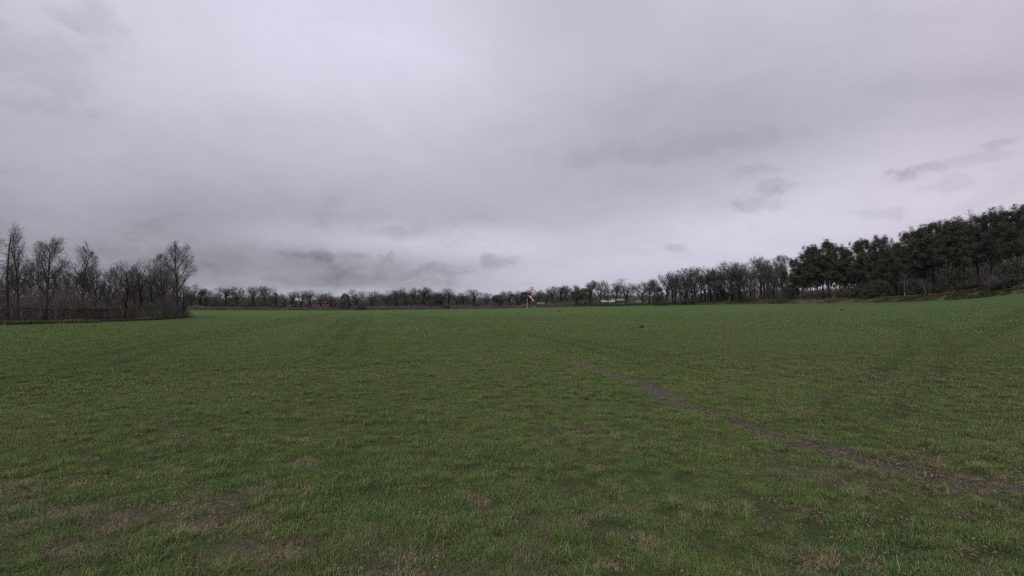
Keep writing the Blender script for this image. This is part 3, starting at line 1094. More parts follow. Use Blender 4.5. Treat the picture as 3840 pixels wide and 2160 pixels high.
# brush: a band of stems and twigs nobody could count
def brush(name, mat, label, cat, base, top, depth, dens, L=(0.6, 1.5), rad=(0.012, 0.03), lump=0.35, lump_w=4.0, seed=1, step=1.0, up=1.0, lowz=0.0):
    """base: list of (px, Y); top: list of (px, row) the band reaches"""
    g = np.random.default_rng(seed)
    bp = np.array(base, float)
    tp = np.array(top, float)
    pxs = np.linspace(bp[0, 0], bp[-1, 0], 400)
    Ys = np.interp(pxs, bp[:, 0], bp[:, 1])
    wid = np.gradient(pxs) / 1920 * Ys
    rows = np.interp(pxs, tp[:, 0], tp[:, 1])
    hs = np.array([height_at(a, r, q) - float(terrain(ray(a, 1140)[0] * q, q)) for a, r, q in zip(pxs, rows, Ys)])
    hs = np.maximum(hs, 0.3)
    wgt = np.abs(wid) * hs
    N = int(wgt.sum() * dens)
    i = g.choice(len(pxs), N, p=wgt / wgt.sum())
    px = pxs[i] + g.uniform(-.5, .5, N) * (pxs[1] - pxs[0])
    dY = g.uniform(0, 1, N) * depth
    Y = Ys[i] + dY
    u = (px - 1920) / 1920
    x = u * Y
    z0 = terrain(x, Y)
    h = hs[i] * (1 + lump * vnoise(x, Y, lump_w, seed + 50) + lump * .6 * vnoise(x, Y, lump_w * .35, seed + 51))
    f = g.uniform(0, 1, N) ** 0.9
    zz = z0 + lowz + f * h
    Lg = g.uniform(*L, N)
    d = g.normal(0, .45, (N, 3))
    d[:, 2] = np.abs(d[:, 2]) + up
    d /= np.linalg.norm(d, axis=1)[:, None]
    c = np.stack([x, Y, zz], 1)
    bend = g.normal(0, .12, (N, 3)) * Lg[:, None]
    P = np.stack([c - d * Lg[:, None] / 2, c + bend, c + d * Lg[:, None] / 2], 1)
    R = g.uniform(*rad, N)[:, None] * np.array([1.2, 1.0, 0.5])
    polys = list(zip(P, R, [0] * N))
    # upright stems from the ground
    n2 = N // 14
    k = g.integers(0, N, n2)
    for q in k:
        b = np.array([x[q], Y[q], z0[q] - .1])
        t = b + np.array([g.normal(0, .5), g.normal(0, .5), h[q] * g.uniform(.7, 1.1)])
        polys.append((np.array([b, (b + t) / 2 + g.normal(0, .15, 3), t]), np.array([1.6, 1.2, .5]) * rad[1], 0))
    V, F = tubes(polys, lambda l: 3)
    o = link(name, mesh_from(name, V, [F], [mat]))
    tag(o, label, cat, kind='stuff')
    return o


brush('undergrowth', M['brush'], 'dense bare undergrowth filling the foot of the left copse', 'undergrowth',
      [(-160, 84), (200, 88), (500, 95), (640, 108), (702, 118)],
      [(-160, 1050), (60, 1075), (200, 1072), (320, 1088), (420, 1082), (560, 1064), (620, 1090), (670, 1135), (702, 1178)], 16, 60, seed=3, rad=(.012, .028))
brush('thicket', M['thicket'], 'low grey thicket at the right tip of the left copse', 'thicket',
      [(500, 93), (600, 98), (706, 112), (728, 116)], [(500, 1165), (560, 1125), (640, 1122), (680, 1152), (706, 1168), (728, 1184)], 5, 70, seed=4, L=(.4, 1.0), rad=(.008, .02), lump_w=2)


def leaf_box(name, mat, label, cat, pts, h, thick, dens, size, seed, parent_parts=None):
    """clipped hedge along photo columns/distance pts"""
    g = np.random.default_rng(seed)
    root = empty(name, (0, 0, 0))
    P = np.array([(ray(a, 1140)[0] * Y, Y) for a, Y in pts])
    seg = np.linalg.norm(np.diff(P, axis=0), axis=1)
    tot = seg.sum()
    N = int(tot * h * dens)
    s = g.uniform(0, tot, N)
    cum = np.concatenate([[0], np.cumsum(seg)])
    x = np.interp(s, cum, P[:, 0])
    y = np.interp(s, cum, P[:, 1])
    # faces on the shell: front, back, top
    side = g.uniform(0, 1, N)
    hh = h * (1 + .12 * vnoise(s, s * 0, 1.1, seed) + 0.10 * vnoise(s, s * 0, 5, seed + 1))
    front = side < .62
    off = np.where(front, -thick / 2, np.where(side < .75, thick / 2, g.uniform(-.5, .5, N) * thick)) + g.normal(0, .09, N)
    zz = np.where(side < .75, g.uniform(0.02, 1, N) * hh, hh) + g.normal(0, .05, N)
    c = np.stack([x, y + off, terrain(x, y) + np.maximum(zz, .05)], 1)
    V, F = leafs(g, c, g.normal(0, 1, c.shape) + np.array([0, -1.2, .3]), size, size * .55, 0.2)
    cx = P[:, 0].mean()
    root.location = (cx, P[:, 1].mean(), float(terrain(cx, P[:, 1].mean())))
    V = V - np.array(root.location)
    tag(root, label, cat)
    link('leaves', mesh_from('leaves', V, [F], [mat]), root)
    st = []
    for q in np.arange(0, tot, .45):
        bx, by = np.interp(q, cum, P[:, 0]), np.interp(q, cum, P[:, 1])
        b = np.array([bx, by + g.normal(0, .1), float(terrain(bx, by)) - .1]) - np.array(root.location)
        st.append((np.array([b, b + [g.normal(0, .1), 0, h * .5], b + [g.normal(0, .2), 0, h * .95]]), [.03, .022, .012], 0))
    V, F = tubes(st, lambda l: 4)
    link('stems', mesh_from('stems', V, [F], [M['bark']]), root)
    return root


leaf_box('hedge', M['hedge'], 'dark brown clipped hedge along the foot of the left copse', 'hedge',
         [(-150, 72), (100, 77), (300, 82), (520, 91)], 2.1, 1.1, 330, .11, 5)

# stakes in front of the hedge
for i, (px, Y, top, lab) in enumerate([
        (44, 74.0, 1163, 'slim grey stake by the hedge, leftmost of the stakes'),
        (79, 75.0, 1166, 'grey stake left of the broad tree trunk at the hedge'),
        (152, 77.5, 1165, 'grey stake touching the broad tree trunk on its left'),
        (211, 78.5, 1166, 'grey stake at the hedge right of the broad tree trunk'),
        (460, 86, 1161, 'paler taller stake near the right end of the clipped hedge'),
        (480, 87, 1166, 'last stake at the right end of the clipped hedge')]):
    x = ray(px, 1140)[0] * Y
    z = float(terrain(x, Y))
    h = height_at(px, top, Y) - z
    m = MB()
    m.tube([(0, 0, -.2), (.01, 0, h * .5), (.03, 0, h)], [.075, .07, .06], 8)
    m.tube([(.03, 0, h), (.03, 0, h + .06)], [.06, .01], 8)
    o = m.build('wooden_stake', M['post'], None, True, (x, Y, z))
    tag(o, lab, 'stake', 'stakes along the left hedge')

# ------------------------------------------------------------------ the far tree line
FAR = [  # px, distance, tip row, half width m, kind
    (717, 262, 1073, 3.4, 'oak'), (749, 266, 1085, 2.8, 'tall'), (776, 268, 1097, 2.6, 'oak'), (806, 266, 1102, 2.6, 'oak'),
    (841, 262, 1083, 3.4, 'tall'), (889, 262, 1083, 3.4, 'oak'), (947, 258, 1075, 4.2, 'wide'), (996, 260, 1079, 3.4, 'oak'),
    (1031, 264, 1101, 3.0, 'oak'), (1065, 262, 1103, 2.8, 'oak'), (1097, 262, 1100, 3.2, 'wide'), (1129, 264, 1098, 3.0, 'oak'),
    (1158, 262, 1091, 4.4, 'wide'), (1202, 266, 1109, 2.8, 'oak'), (1243, 264, 1100, 3.6, 'oak'), (1337, 264, 1092, 3.8, 'oak'),
    (1392, 262, 1097, 3.2, 'wide'), (1452, 262, 1094, 4.4, 'wide'), (1487, 266, 1095, 2.6, 'tall'), (1520, 262, 1086, 3.4, 'oak'),
    (1553, 260, 1083, 3.8, 'oak'), (1587, 262, 1086, 3.4, 'tall'), (1612, 264, 1094, 3.0, 'oak'), (1655, 266, 1098, 2.8, 'oak'),
    (1684, 262, 1090, 3.8, 'wide'), (1713, 264, 1101, 2.8, 'oak'), (1734, 266, 1106, 2.6, 'oak'), (1778, 262, 1093, 4.4, 'wide'),
    (1827, 262, 1099, 3.4, 'wide'), (1878, 264, 1099, 2.6, 'oak'), (1910, 262, 1097, 3.4, 'oak'), (1944, 264, 1094, 3.0, 'oak'),
    (1984, 260, 1085, 4.2, 'wide'), (2019, 260, 1092, 3.0, 'oak'), (2048, 258, 1093, 2.8, 'oak'), (2070, 256, 1082, 3.2, 'oak'),
    (2098, 254, 1077, 3.0, 'tall'), (2120, 252, 1076, 2.6, 'tall'), (2161, 250, 1076, 3.6, 'oak')]
left_n = [t for t in FAR if t[0] < 1977]
for i, (px, Y, top, w, kd) in enumerate(FAR):
    if px < 1977:
        k = len(left_n) - i
        if k > 30:
            lab = 'bare oak in the far tree line, %s to the right of the left copse' % ORD[i + 1]
        else:
            lab = 'bare oak in the far tree line, %s to the left of the windsock' % ORD[k]
    else:
        lab = 'bare oak in the far tree line, %s to the right of the windsock' % ORD[i - len(left_n) + 1]
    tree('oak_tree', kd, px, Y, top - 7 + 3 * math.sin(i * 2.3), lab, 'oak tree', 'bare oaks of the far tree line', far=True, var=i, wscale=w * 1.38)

GR = 'tall bare oaks along the right hand bank'
MIDR = [
    (2213, 236, 1058, 2.9, 'tall', 'bare oak with flat top, immediately right of the pair of small dark pines'),
    (2250, 234, 1056, 3.1, 'oak', 'fan shaped bare oak left of the small leaning oak'),
    (2279, 232, 1076, 1.9, 'tall', 'small leaning bare oak in front of the pale sheds'),
    (2307, 232, 1066, 2.1, 'tall', 'narrow straight bare oak standing before the pale sheds'),
    (2350, 230, 1050, 4.5, 'wide', 'very broad domed bare oak at the right end of the pale sheds'),
    (2410, 228, 1063, 3.1, 'oak', 'low broad bare oak with a twin behind its right side'),
    (2434, 232, 1056, 2.8, 'oak', 'bare oak rising just left of the dark ivy covered thicket'),
    (2502, 218, 1022, 3.9, 'oak', 'dense bare oak just right of the dark ivy covered thicket'),
    (2552, 214, 1026, 3.2, 'oak', 'bare oak left of the fork trunked oak on the bank'),
    (2580, 212, 1007, 3.2, 'tall', 'bare oak with thick forked trunk and open airy crown'),
    (2609, 211, 1007, 3.0, 'tall', 'bare oak with slim dark trunk right of the forked one'),
    (2650, 208, 1006, 3.3, 'tall', 'bare oak with two close trunks halfway along the right row'),
    (2682, 207, 1009, 3.0, 'oak', 'bare oak with short trunk between the twin trunked oak and taller ones'),
    (2735, 200, 985, 3.3, 'tall', 'first of the taller bare oaks, with a squared flat top'),
    (2762, 199, 987, 3.0, 'tall', 'second of the taller bare oaks, right of the flat topped one'),
    (2797, 197, 990, 3.0, 'oak', 'third of the taller bare oaks, above the small knobbly one'),
    (2821, 190, 1056, 1.9, 'oak', 'small knobbly bare oak standing under the taller oaks'),
    (2854, 194, 969, 3.1, 'tall', 'tallest pointed bare oak near the pine wood'),
    (2876, 190, 972, 3.1, 'oak', 'bare oak with low forked trunk leaning towards the pine wood'),
    (2902, 194, 980, 3.0, 'oak', 'bare oak half hidden by the first pine of the wood'),
    (2934, 200, 961, 3.0, 'spread', 'pale twiggy bare tree rising behind the first pine of the wood')]
for i, (px, Y, top, w, kd, lab) in enumerate(MIDR):
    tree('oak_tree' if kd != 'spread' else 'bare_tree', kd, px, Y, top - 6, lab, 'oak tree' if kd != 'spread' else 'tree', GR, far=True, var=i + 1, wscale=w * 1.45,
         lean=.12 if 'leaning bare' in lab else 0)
for i, px in enumerate((2530, 2630, 2665, 2710, 2780, 2830, 2885, 2520, 2570, 2745, 2455, 2595, 2690, 2815, 2865, 2915, 2720, 2645, 2770, 2940)):
    Y = 222 - (px - 2500) * .05 + (i > 9) * 5
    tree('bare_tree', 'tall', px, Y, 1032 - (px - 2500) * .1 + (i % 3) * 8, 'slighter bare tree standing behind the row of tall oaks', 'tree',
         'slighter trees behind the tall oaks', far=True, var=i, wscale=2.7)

# evergreens in the far line
def evergreen(px, Y, top, w, label, shape, seed, name='conifer_tree', cat='conifer'):
    g = np.random.default_rng(seed)
    x = ray(px, 1140)[0] * Y
    z = float(terrain(x, Y))
    H = height_at(px, top, Y) - z
    o = empty(name, (x, Y, z))
    tag(o, label, cat, 'dark evergreens of the far tree line')
    m = MB()
    m.tube([(0, 0, -.2), (.05, 0, H * .4), (0, 0, H * .9)], [.26, .2, .05], 8)
    m.build('trunk', M['bark_far'], o, True)
    n = 150
    if shape == 'column':
        zz = g.uniform(.08, 1, n) * H
        rr = w * np.sqrt(np.clip(1 - ((zz / H - .35) / .66) ** 2, 0.02, 1))
    else:
        zz = g.uniform(.45, 1, n) * H
        rr = w * np.sqrt(np.clip(1 - ((zz / H - .68) / .33) ** 2, 0.02, 1)) * (1 + .3 * g.normal(0, 1, n))
    a = g.uniform(0, 6.28, n)
    E = np.stack([rr * np.cos(a), rr * np.sin(a), zz], 1) * np.array([1, 1, .98])
    C = np.repeat(E, 26, 0)
    off = g.normal(0, .34, C.shape)
    V, F = leafs(g, C + off, off, .36, .14)
    link('crown', mesh_from('crown', V, [F], [M['needles']]), o)
    return o


evergreen(1294, 256, 1102, 2.2, 'dense dark egg shaped conifer in the far tree line', 'column', 1)
evergreen(1640, 262, 1104, 1.9, 'low dark flat topped pine in the middle of the far tree line', 'pine', 2, 'pine_tree', 'pine tree')
evergreen(1866, 258, 1108, 2.4, 'dark low pine a little left of the windsock', 'pine', 3, 'pine_tree', 'pine tree')
evergreen(2163, 246, 1091, 2.2, 'left one of the pair of small dark pines', 'pine', 4, 'pine_tree', 'pine tree')
evergreen(2195, 244, 1083, 2.8, 'right and larger one of the pair of small dark pines', 'pine', 5, 'pine_tree', 'pine tree')
evergreen(1968, 262, 1097, 2.2, 'dark pine behind the red end of the windsock', 'pine', 6, 'pine_tree', 'pine tree')
evergreen(1352, 251, 1147, 1.6, 'small dark bush below the far tree line right of the egg shaped conifer', 'column', 7, 'evergreen_bush', 'bush')
evergreen(1672, 252, 1146, 1.2, 'small dark bush at the field edge in mid tree line', 'column', 8, 'evergreen_bush', 'bush')

# woodland closing the view behind the far line
FW = [(-400, 1130), (700, 1113), (760, 1120), (960, 1115), (1060, 1122), (1150, 1127), (1230, 1126), (1300, 1118), (1480, 1110), (1560, 1113), (1720, 1116),
      (1850, 1120), (1960, 1110), (2100, 1109), (2200, 1112)]
brush('woodland', M['brush_green'], 'dark mass of bare woodland closing the view behind the far oaks', 'woodland',
      [(-500, 300), (700, 275), (1900, 275), (2215, 262)], FW, 22, 58, L=(.8, 2.2), rad=(.02, .05), lump=.38, lump_w=9, seed=12)
brush('woodland', M['brush_green'], 'darker distant wood showing through the gap above the pale sheds', 'woodland',
      [(2150, 420), (2500, 400), (3000, 370)], [(2150, 1108), (2250, 1107), (2400, 1110), (2560, 1106), (2700, 1098), (3000, 1085)], 30, 22, L=(1.2, 3), rad=(.04, .08), lump=.12, lump_w=14, seed=13)
brush('scrub', M['brush_green'], 'low scrub along the far edge of the field', 'scrub',
      [(705, 252), (1340, 254), (1900, 254), (2200, 246), (2240, 240)],
      [(705, 1148), (900, 1152), (1080, 1153), (1170, 1156), (1300, 1152), (1560, 1148), (1620, 1150), (1880, 1148), (2000, 1142), (2100, 1136), (2240, 1138)], 6, 40, L=(.5, 1.3), rad=(.02, .04), seed=14, lump=.5)
brush('scrub', M['brush'], 'brown scrub between the trunks of the right hand oaks', 'scrub',
      [(2205, 244), (2440, 236), (2700, 215), (2960, 190)],
      [(2205, 1118), (2240, 1128), (2262, 1139), (2345, 1137), (2370, 1124), (2385, 1132), (2425, 1136), (2450, 1110), (2480, 1108), (2530, 1116), (2560, 1120), (2640, 1106),
       (2690, 1086), (2750, 1080), (2790, 1096), (2805, 1116), (2865, 1116), (2885, 1080), (2960, 1078)], 9, 46, L=(.5, 1.4), rad=(.015, .035), seed=15)


def leafy(px, Y, top, w, label, mat, seed, n=170, name='ivy_thicket', cat='thicket', low=0.0, size=.22):
    g = np.random.default_rng(seed)
    x = ray(px, 1140)[0] * Y
    z = float(terrain(x, Y))
    H = height_at(px, top, Y) - z
    o = empty(name, (x, Y, z))
    tag(o, label, cat)
    st = []
    for q in range(9):
        a = g.uniform(0, 6.28)
        e = np.array([math.cos(a) * w * .5, math.sin(a) * w * .5, H * g.uniform(.7, .95)])
        st.append((np.array([[g.normal(0, .2), g.normal(0, .2), -.2], e * .5 + g.normal(0, .1, 3), e]), [.09, .06, .02], 0))
    V, F = tubes(st, lambda l: 5)
    link('stems', mesh_from('stems', V, [F], [M['bark_far']]), o)
    zz = g.uniform(low, 1, n)
    rr = w * np.sqrt(np.clip(1 - (zz * 1.02 - .3) ** 2 / .56, .03, 1)) * g.uniform(.55, 1.1, n)
    a = g.uniform(0, 6.28, n)
    E = np.stack([rr * np.cos(a), rr * np.sin(a), zz * H * .97], 1)
    C = np.repeat(E, 30, 0)
    off = g.normal(0, .30, C.shape)
    V, F = leafs(g, C + off, off, size, size * .6, .1)
    V[:, 2] = np.maximum(V[:, 2], -.1)
    link('foliage', mesh_from('foliage', V, [F], [mat]), o)
    return o


leafy(2472, 219, 1078, 2.3, 'dark ivy covered thicket standing as a column among the bare oaks', M['ivy'], 31)

# ------------------------------------------------------------------ the pine wood on the right
GP = 'pines of the front row of the wood'
FRONT = [  # px, Y, tip row, variant, width
    (2950, 186, 1010, 3, 1.25), (2975, 180, 965, 0, 1.3), (3008, 176, 942, 3, 1.25), (3040, 172, 920, 0, 1.25), (3068, 170, 914, 4, 1.2),
    (3104, 168, 898, 4, 1.25), (3150, 166, 911, 1, 1.15), (3184, 164, 926, 4, 1.05), (3214, 161, 903, 0, 1.0), (3240, 158, 892, 2, 1.0),
    (3272, 155, 905, 3, 1.05), (3302, 152, 880, 0, 1.1), (3332, 150, 925, 6, 1.0), (3370, 147, 905, 3, 1.05), (3405, 144, 866, 0, 1.0),
    (3444, 141, 849, 1, 1.0), (3484, 138, 838, 4, 1.0), (3522, 134, 828, 2, 1.0), (3560, 131, 822, 0, 1.0), (3578, 129, 813, 5, .9),
    (3614, 126, 812, 1, 1.05), (3660, 122, 828, 4, 1.0), (3702, 119, 796, 2, .95), (3745, 116, 777, 5, .9), (3788, 113, 771, 1, .95), (3828, 110, 763, 2, 1.0),
    (3880, 106, 770, 0, 1.0)]
for i, (px, Y, top, v, w) in enumerate(FRONT):
    if i == 26:
        lab = 'pine at the right edge of the view, mostly out of frame'
    elif i < 14:
        lab = 'dark pine in the wood\'s front row, %s from its left end' % ORD[i + 1]
    else:
        lab = 'dark pine in the wood\'s front row, %s from the right edge' % ORD[26 - i]
    pine(px, Y, top, lab, GP, v, w)
g = np.random.default_rng(77)
for i in range(98):
    px = 3000 + (i + g.uniform(0, 1)) * 17.5 if i < 50 else 2970 + (i - 50 + g.uniform(0, 1)) * 6.2
    base = np.interp(px, [2950, 3840], [186, 110])
    Y = base + g.uniform(7, 34)
    top = np.interp(px, [2950, 3104, 3184, 3302, 3405, 3571, 3744, 3840], [985, 915, 945, 905, 880, 830, 800, 785]) + g.uniform(22, 62)
    v = int(g.integers(0, 6))
    if 3010 < px < 3230:
        v = 5 if i % 3 else 1
    if i >= 50:
        Y += 14
        top += 14
    pine(px, Y, top, 'pine standing deep in the pine wood behind its front row', 'pines inside the wood', v, g.uniform(.85, 1.1) * (.75 if i >= 50 else 1))
# bare trees in the pine wood
GB = 'bare trees in and before the pine wood'
tree('bare_tree', 'spread', 3344, 158, 893, 'pale twiggy bare tree top in the dip of the pine wood skyline', 'tree', GB, far=True, var=1, wscale=3.4)
tree('bare_tree', 'spread', 3362, 152, 915, 'bare tree right beside the twiggy one in the skyline dip', 'tree', GB, far=True, var=2, wscale=2.8)
tree('bare_tree', 'upright', 3672, 124, 784, 'fan shaped pale bare crown rising above the pines near the right edge', 'tree', GB, var=1, wscale=2.6)
tree('bare_tree', 'spread', 3600, 131, 850, 'bare tree standing against the pines left of the fan shaped one', 'tree', GB, var=0, wscale=2.6)
tree('bare_tree', 'spread', 3725, 121, 868, 'bare tree standing against the pines right of the fan shaped one', 'tree', GB, var=2, wscale=2.4)
tree('bare_tree', 'spread', 3500, 141, 895, 'grey bare tree against the pines above the twin birches', 'tree', GB, far=True, var=0, wscale=2.4)
tree('birch_tree', 'birch', 3128, 163, 1062, 'small white stemmed birch below the tallest pines at the wood edge', 'birch tree', 'birches at the wood edge', var=0, wscale=1.5)
tree('birch_tree', 'birch', 3394, 139, 1010, 'white stemmed birch leaning left at the wood edge', 'birch tree', 'birches at the wood edge', var=1, wscale=2.0, lean=-.13, rot=0)
tree('birch_tree', 'birch', 3474, 132, 1040, 'left one of the twin white birches at the wood edge', 'birch tree', 'birches at the wood edge', var=0, wscale=1.4, lean=-.10, rot=0)
tree('birch_tree', 'birch', 3482, 132, 1052, 'right one of the twin white birches at the wood edge', 'birch tree', 'birches at the wood edge', var=1, wscale=1.2, lean=.07, rot=0)
# bushes before the wood
for i, (px, Y, top, w, lab, mt) in enumerate([
        (3185, 162, 1072, 4.0, 'reddish brown bare bush at the edge of the pine wood', 'red'),
        (3262, 157, 1085, 3.0, 'brown bare bush between the reddish bush and the hollies', 'twig'),
        (3540, 128, 1060, 3.0, 'grey bare bush just right of the twin birches', 'twig'),
        (3655, 119, 1045, 3.4, 'grey brown bare bush on the bank under the fan shaped tree', 'twig'),
        (3770, 108, 1030, 3.0, 'bare bush on the bank near the right edge', 'twig')]):
    o = tree('bare_bush', 'bush', px, Y, top, lab, 'bush', 'bare bushes before the pine wood', far=True, var=i, wscale=w, H0=5)
    if mt == 'red':
        for c in o.children:
            c.data = c.data.copy()
            c.data.materials[0] = M['red_brush']
leafy(3292, 150, 1052, 3.6, 'dark holly bush under the pines left of the leaning birch', M['ivy'], 41, 190, 'holly_bush', 'bush')
leafy(3225, 158, 1068, 2.4, 'smaller dark holly bush beside the reddish bush', M['ivy'], 42, 120, 'holly_bush', 'bush')
leafy(3440, 138, 1050, 2.8, 'dark holly bush between the leaning birch and the twin birches', M['ivy'], 43, 140, 'holly_bush', 'bush')
leafy(3580, 126, 1000, 3.2, 'tall dark holly on the bank below the tall pines', M['ivy'], 44, 200, 'holly_bush', 'bush')
leafy(3802, 108, 985, 2.6, 'tall green ivy covered bush at the right edge', M['ivy'], 45, 200, 'holly_bush', 'bush')
leafy(2965, 180, 1070, 2.6, 'mossy green bush under the first pines of the wood', M['ivy'], 46, 120, 'holly_bush', 'bush', low=.4)
brush('undergrowth', M['brush_green'], 'dark undergrowth on the floor of the pine wood', 'undergrowth',
      [(2940, 192), (3200, 172), (3450, 148), (3700, 130), (4000, 112)],
      [(2940, 1086), (3050, 1090), (3200, 1084), (3260, 1050), (3420, 1010), (3600, 985), (3840, 960), (4000, 955)], 20, 70, L=(.6, 1.8), rad=(.018, .04), seed=16, lump=.3)

# ------------------------------------------------------------------ windsock
def windsock():
    px, Y = 1977, 200.0
    x = ray(px, 1140)[0] * Y
    z = float(terrain(x, Y))
    H = height_at(px, 1108, Y) - z
    o = empty('windsock', (x, Y, z))
    tag(o, 'red and white striped windsock hanging from a banded white pole', 'windsock')
    m = MB()
    cuts = [(-.3, .17, 0), (.17, .40, 0), (.40, .58, 1), (.58, .76, 0), (.76, 1.0, 1)]
    cuts = [(-.05, .20, 0), (.20, .26, 1), (.26, .48, 0), (.48, .60, 1), (.60, .76, 0), (.76, 1.0, 1)]
    for a, b, k in cuts:
        m.tube([(0, 0, a * H), (0, 0, b * H)], [.11 - .03 * a, .11 - .03 * b], 12, m=k, cap=(a < 0 or b == 1))
    m.build('pole', [M['pole_white'], M['pole_dark']], o, True)
    m = MB()
    m.box((0, 0, .04), (.7, .7, .12))
    m.box((0, 0, .14), (.32, .32, .12))
    m.build('base_plate', M['dark'], o)
    m = MB()
    m.tube([(0, 0, H), (0, 0, H + .16)], .06, 10)
    m.tube([(0, 0, H + .05), (.2, 0, H + .02)], .02, 6)
    m.tube([(0, 0, H - .55), (.2, 0, H - .5)], .02, 6)
    m.build('swivel', M['dark'], o, True)
    # the sock fills for a third of its length, then droops
    path = np.array([(.20, 0, -.28), (.55, 0, -.30), (.95, 0, -.38), (1.25, 0, -.62), (1.55, 0, -.98), (1.85, 0, -1.36), (2.15, 0, -1.74), (2.45, 0, -2.14), (2.62, 0, -2.36)])
    t = np.linspace(0, 8, 33)
    P = np.stack([np.interp(t, range(9), path[:, i]) for i in range(3)], 1) + np.array([0, 0, H])
    R = np.interp(t, [0, 3, 5, 6.4, 7, 8], [.46, .38, .31, .24, .10, .04])
    m = MB()
    bands = [(0, 9, 0), (9, 15, 1), (15, 20, 0), (20, 33, 1)]
    for a, b, k in bands:
        m.tube(P[a:b + 1], R[a:b + 1], 16, m=k, cap=False, up=(0, 1, 0))
    s = m.build('sock', [M['sock_red'], M['sock_white']], o, True)
    m = MB()
    th = np.linspace(0, 2 * math.pi, 25)
    m.tube(np.stack([np.full(25, .2), .47 * np.cos(th), H - .28 + .47 * np.sin(th)], 1), .022, 6, cap=False, up=(1, .1, 0))
    m.build('hoop', M['dark'], o, True)
    return o


windsock()

# ------------------------------------------------------------------ molehills and a few stones
def mound(px, py, w, h, label, seed):
    g = np.random.default_rng(seed)
    x, y = hit(px, py)
    n, k = 22, 7
    V, F = [], []
    for i in range(k):
        f = i / (k - 1)
        for j in range(n):
            a = j * 2 * math.pi / n
            r = w / 2 * f * (1 + .13 * math.sin(3 * a + seed) + .08 * g.normal())
            zz = h * (math.cos(min(f, 1) * math.pi) + 1) / 2 + g.normal(0, h * .06) * (f < .95) - (.04 if i == k - 1 else 0)
            V.append((r * math.cos(a), r * math.sin(a) * .9, zz))
    for i in range(k - 1):
        for j in range(n):
            F.append((i * n + j, i * n + (j + 1) % n, (i + 1) * n + (j + 1) % n, (i + 1) * n + j))
    m = MB()
    m.add(V, F)
    o = m.build('molehill', M['soil'], None, False, (x, y, float(terrain(x, y))))
    tag(o, label, 'molehill', 'molehills in the grass')


mound(2405, 1229, .70, .28, 'nearest dark molehill, alone in the grass right of centre', 1)
mound(3157, 1164, .95, .26, 'widest dark molehill, in the grass below the pine wood', 2)
mound(1943, 1176, .85, .28, 'dark molehill in the grass just left of the windsock', 3)
mound(2097, 1168, .95, .30, 'dark molehill in the grass to the right of the windsock', 4)
mound(2360, 1163, .95, .22, 'low dark molehill below the broad domed oak', 5)
mound(2065, 1157, .6, .2, 'small faint molehill halfway between windsock and its right hand neighbour', 6)

# ------------------------------------------------------------------ buildings glimpsed through the trees
def building(name, px0, px1, Y, eave, ridge, base, wall, roof, label, cat, gable=False, windows=0, depth=7.0, door=False):
    """long side (or gable) to the viewer; rows are photo rows of ridge, eave and foot"""
    x0, x1 = ray(px0, 1140)[0] * Y, ray(px1, 1140)[0] * Y
    pc = (px0 + px1) / 2
    zb = min(height_at(pc, base, Y), float(terrain((x0 + x1) / 2, Y)) + 2)
    ze = max(height_at(pc, eave, Y), zb + 0.8)
    zr = max(height_at(pc, ridge, Y), ze + 0.4)
    o = empty(name, ((x0 + x1) / 2, Y, zb))
    tag(o, label, cat)
    w = x1 - x0
    he, hr = ze - zb, zr - zb
    m = MB()
    a = w / 2
    D = depth
    if gable:
        V = [(-a, 0, -1), (a, 0, -1), (a, 0, he), (0, 0, hr - .1), (-a, 0, he), (-a, D, -1), (a, D, -1), (a, D, he), (0, D, hr - .1), (-a, D, he)]
        m.add(V, [(0, 1, 2, 4), (4, 2, 3), (5, 9, 7, 6), (9, 8, 7), (0, 4, 9, 5), (1, 6, 7, 2)])
    else:
        V = [(-a, 0, -1), (a, 0, -1), (a, 0, he), (-a, 0, he), (-a, D, -1), (a, D, -1), (a, D, he), (-a, D, he), (-a, D / 2, hr - .1), (a, D / 2, hr - .1)]
        m.add(V, [(0, 1, 2, 3), (4, 7, 6, 5), (0, 3, 7, 4), (1, 5, 6, 2), (3, 8, 7), (2, 6, 9)])
    m.build('wall', wall, o)
    m = MB()
    e, t = .35, .14
    if gable:
        for s in (-1, 1):
            P = [(s * (a + e), -e, he - e * .6), (0, -e, hr), (0, D + e, hr), (s * (a + e), D + e, he - e * .6)]
            P += [(p[0], p[1], p[2] + t) for p in P]
            m.add(P, [(0, 1, 2, 3), (4, 7, 6, 5), (0, 4, 5, 1), (2, 6, 7, 3), (0, 3, 7, 4)])
    else:
        for y0, y1 in ((-e, D / 2), (D + e, D / 2)):
            P = [(-a - e, y0, he - e * .3), (a + e, y0, he - e * .3), (a + e, y1, hr), (-a - e, y1, hr)]
            P += [(p[0], p[1], p[2] + t) for p in P]
            m.add(P, [(0, 1, 2, 3), (4, 7, 6, 5), (0, 4, 5, 1), (1, 5, 6, 2), (3, 7, 4, 0)])
    m.build('roof', roof, o)
    for i in range(windows):
        m = MB()
        m.box((-a + w * (i + .5) / windows, -.03, he * .55), (.9, .1, .9))
        m.build('window', M['glass'], o)
    if door:
        m = MB()
        m.box((0, -.03, he * .4), (min(w * .45, 2.4), .1, he * .8))
        m.build('door', M['dark'], o)
    return o


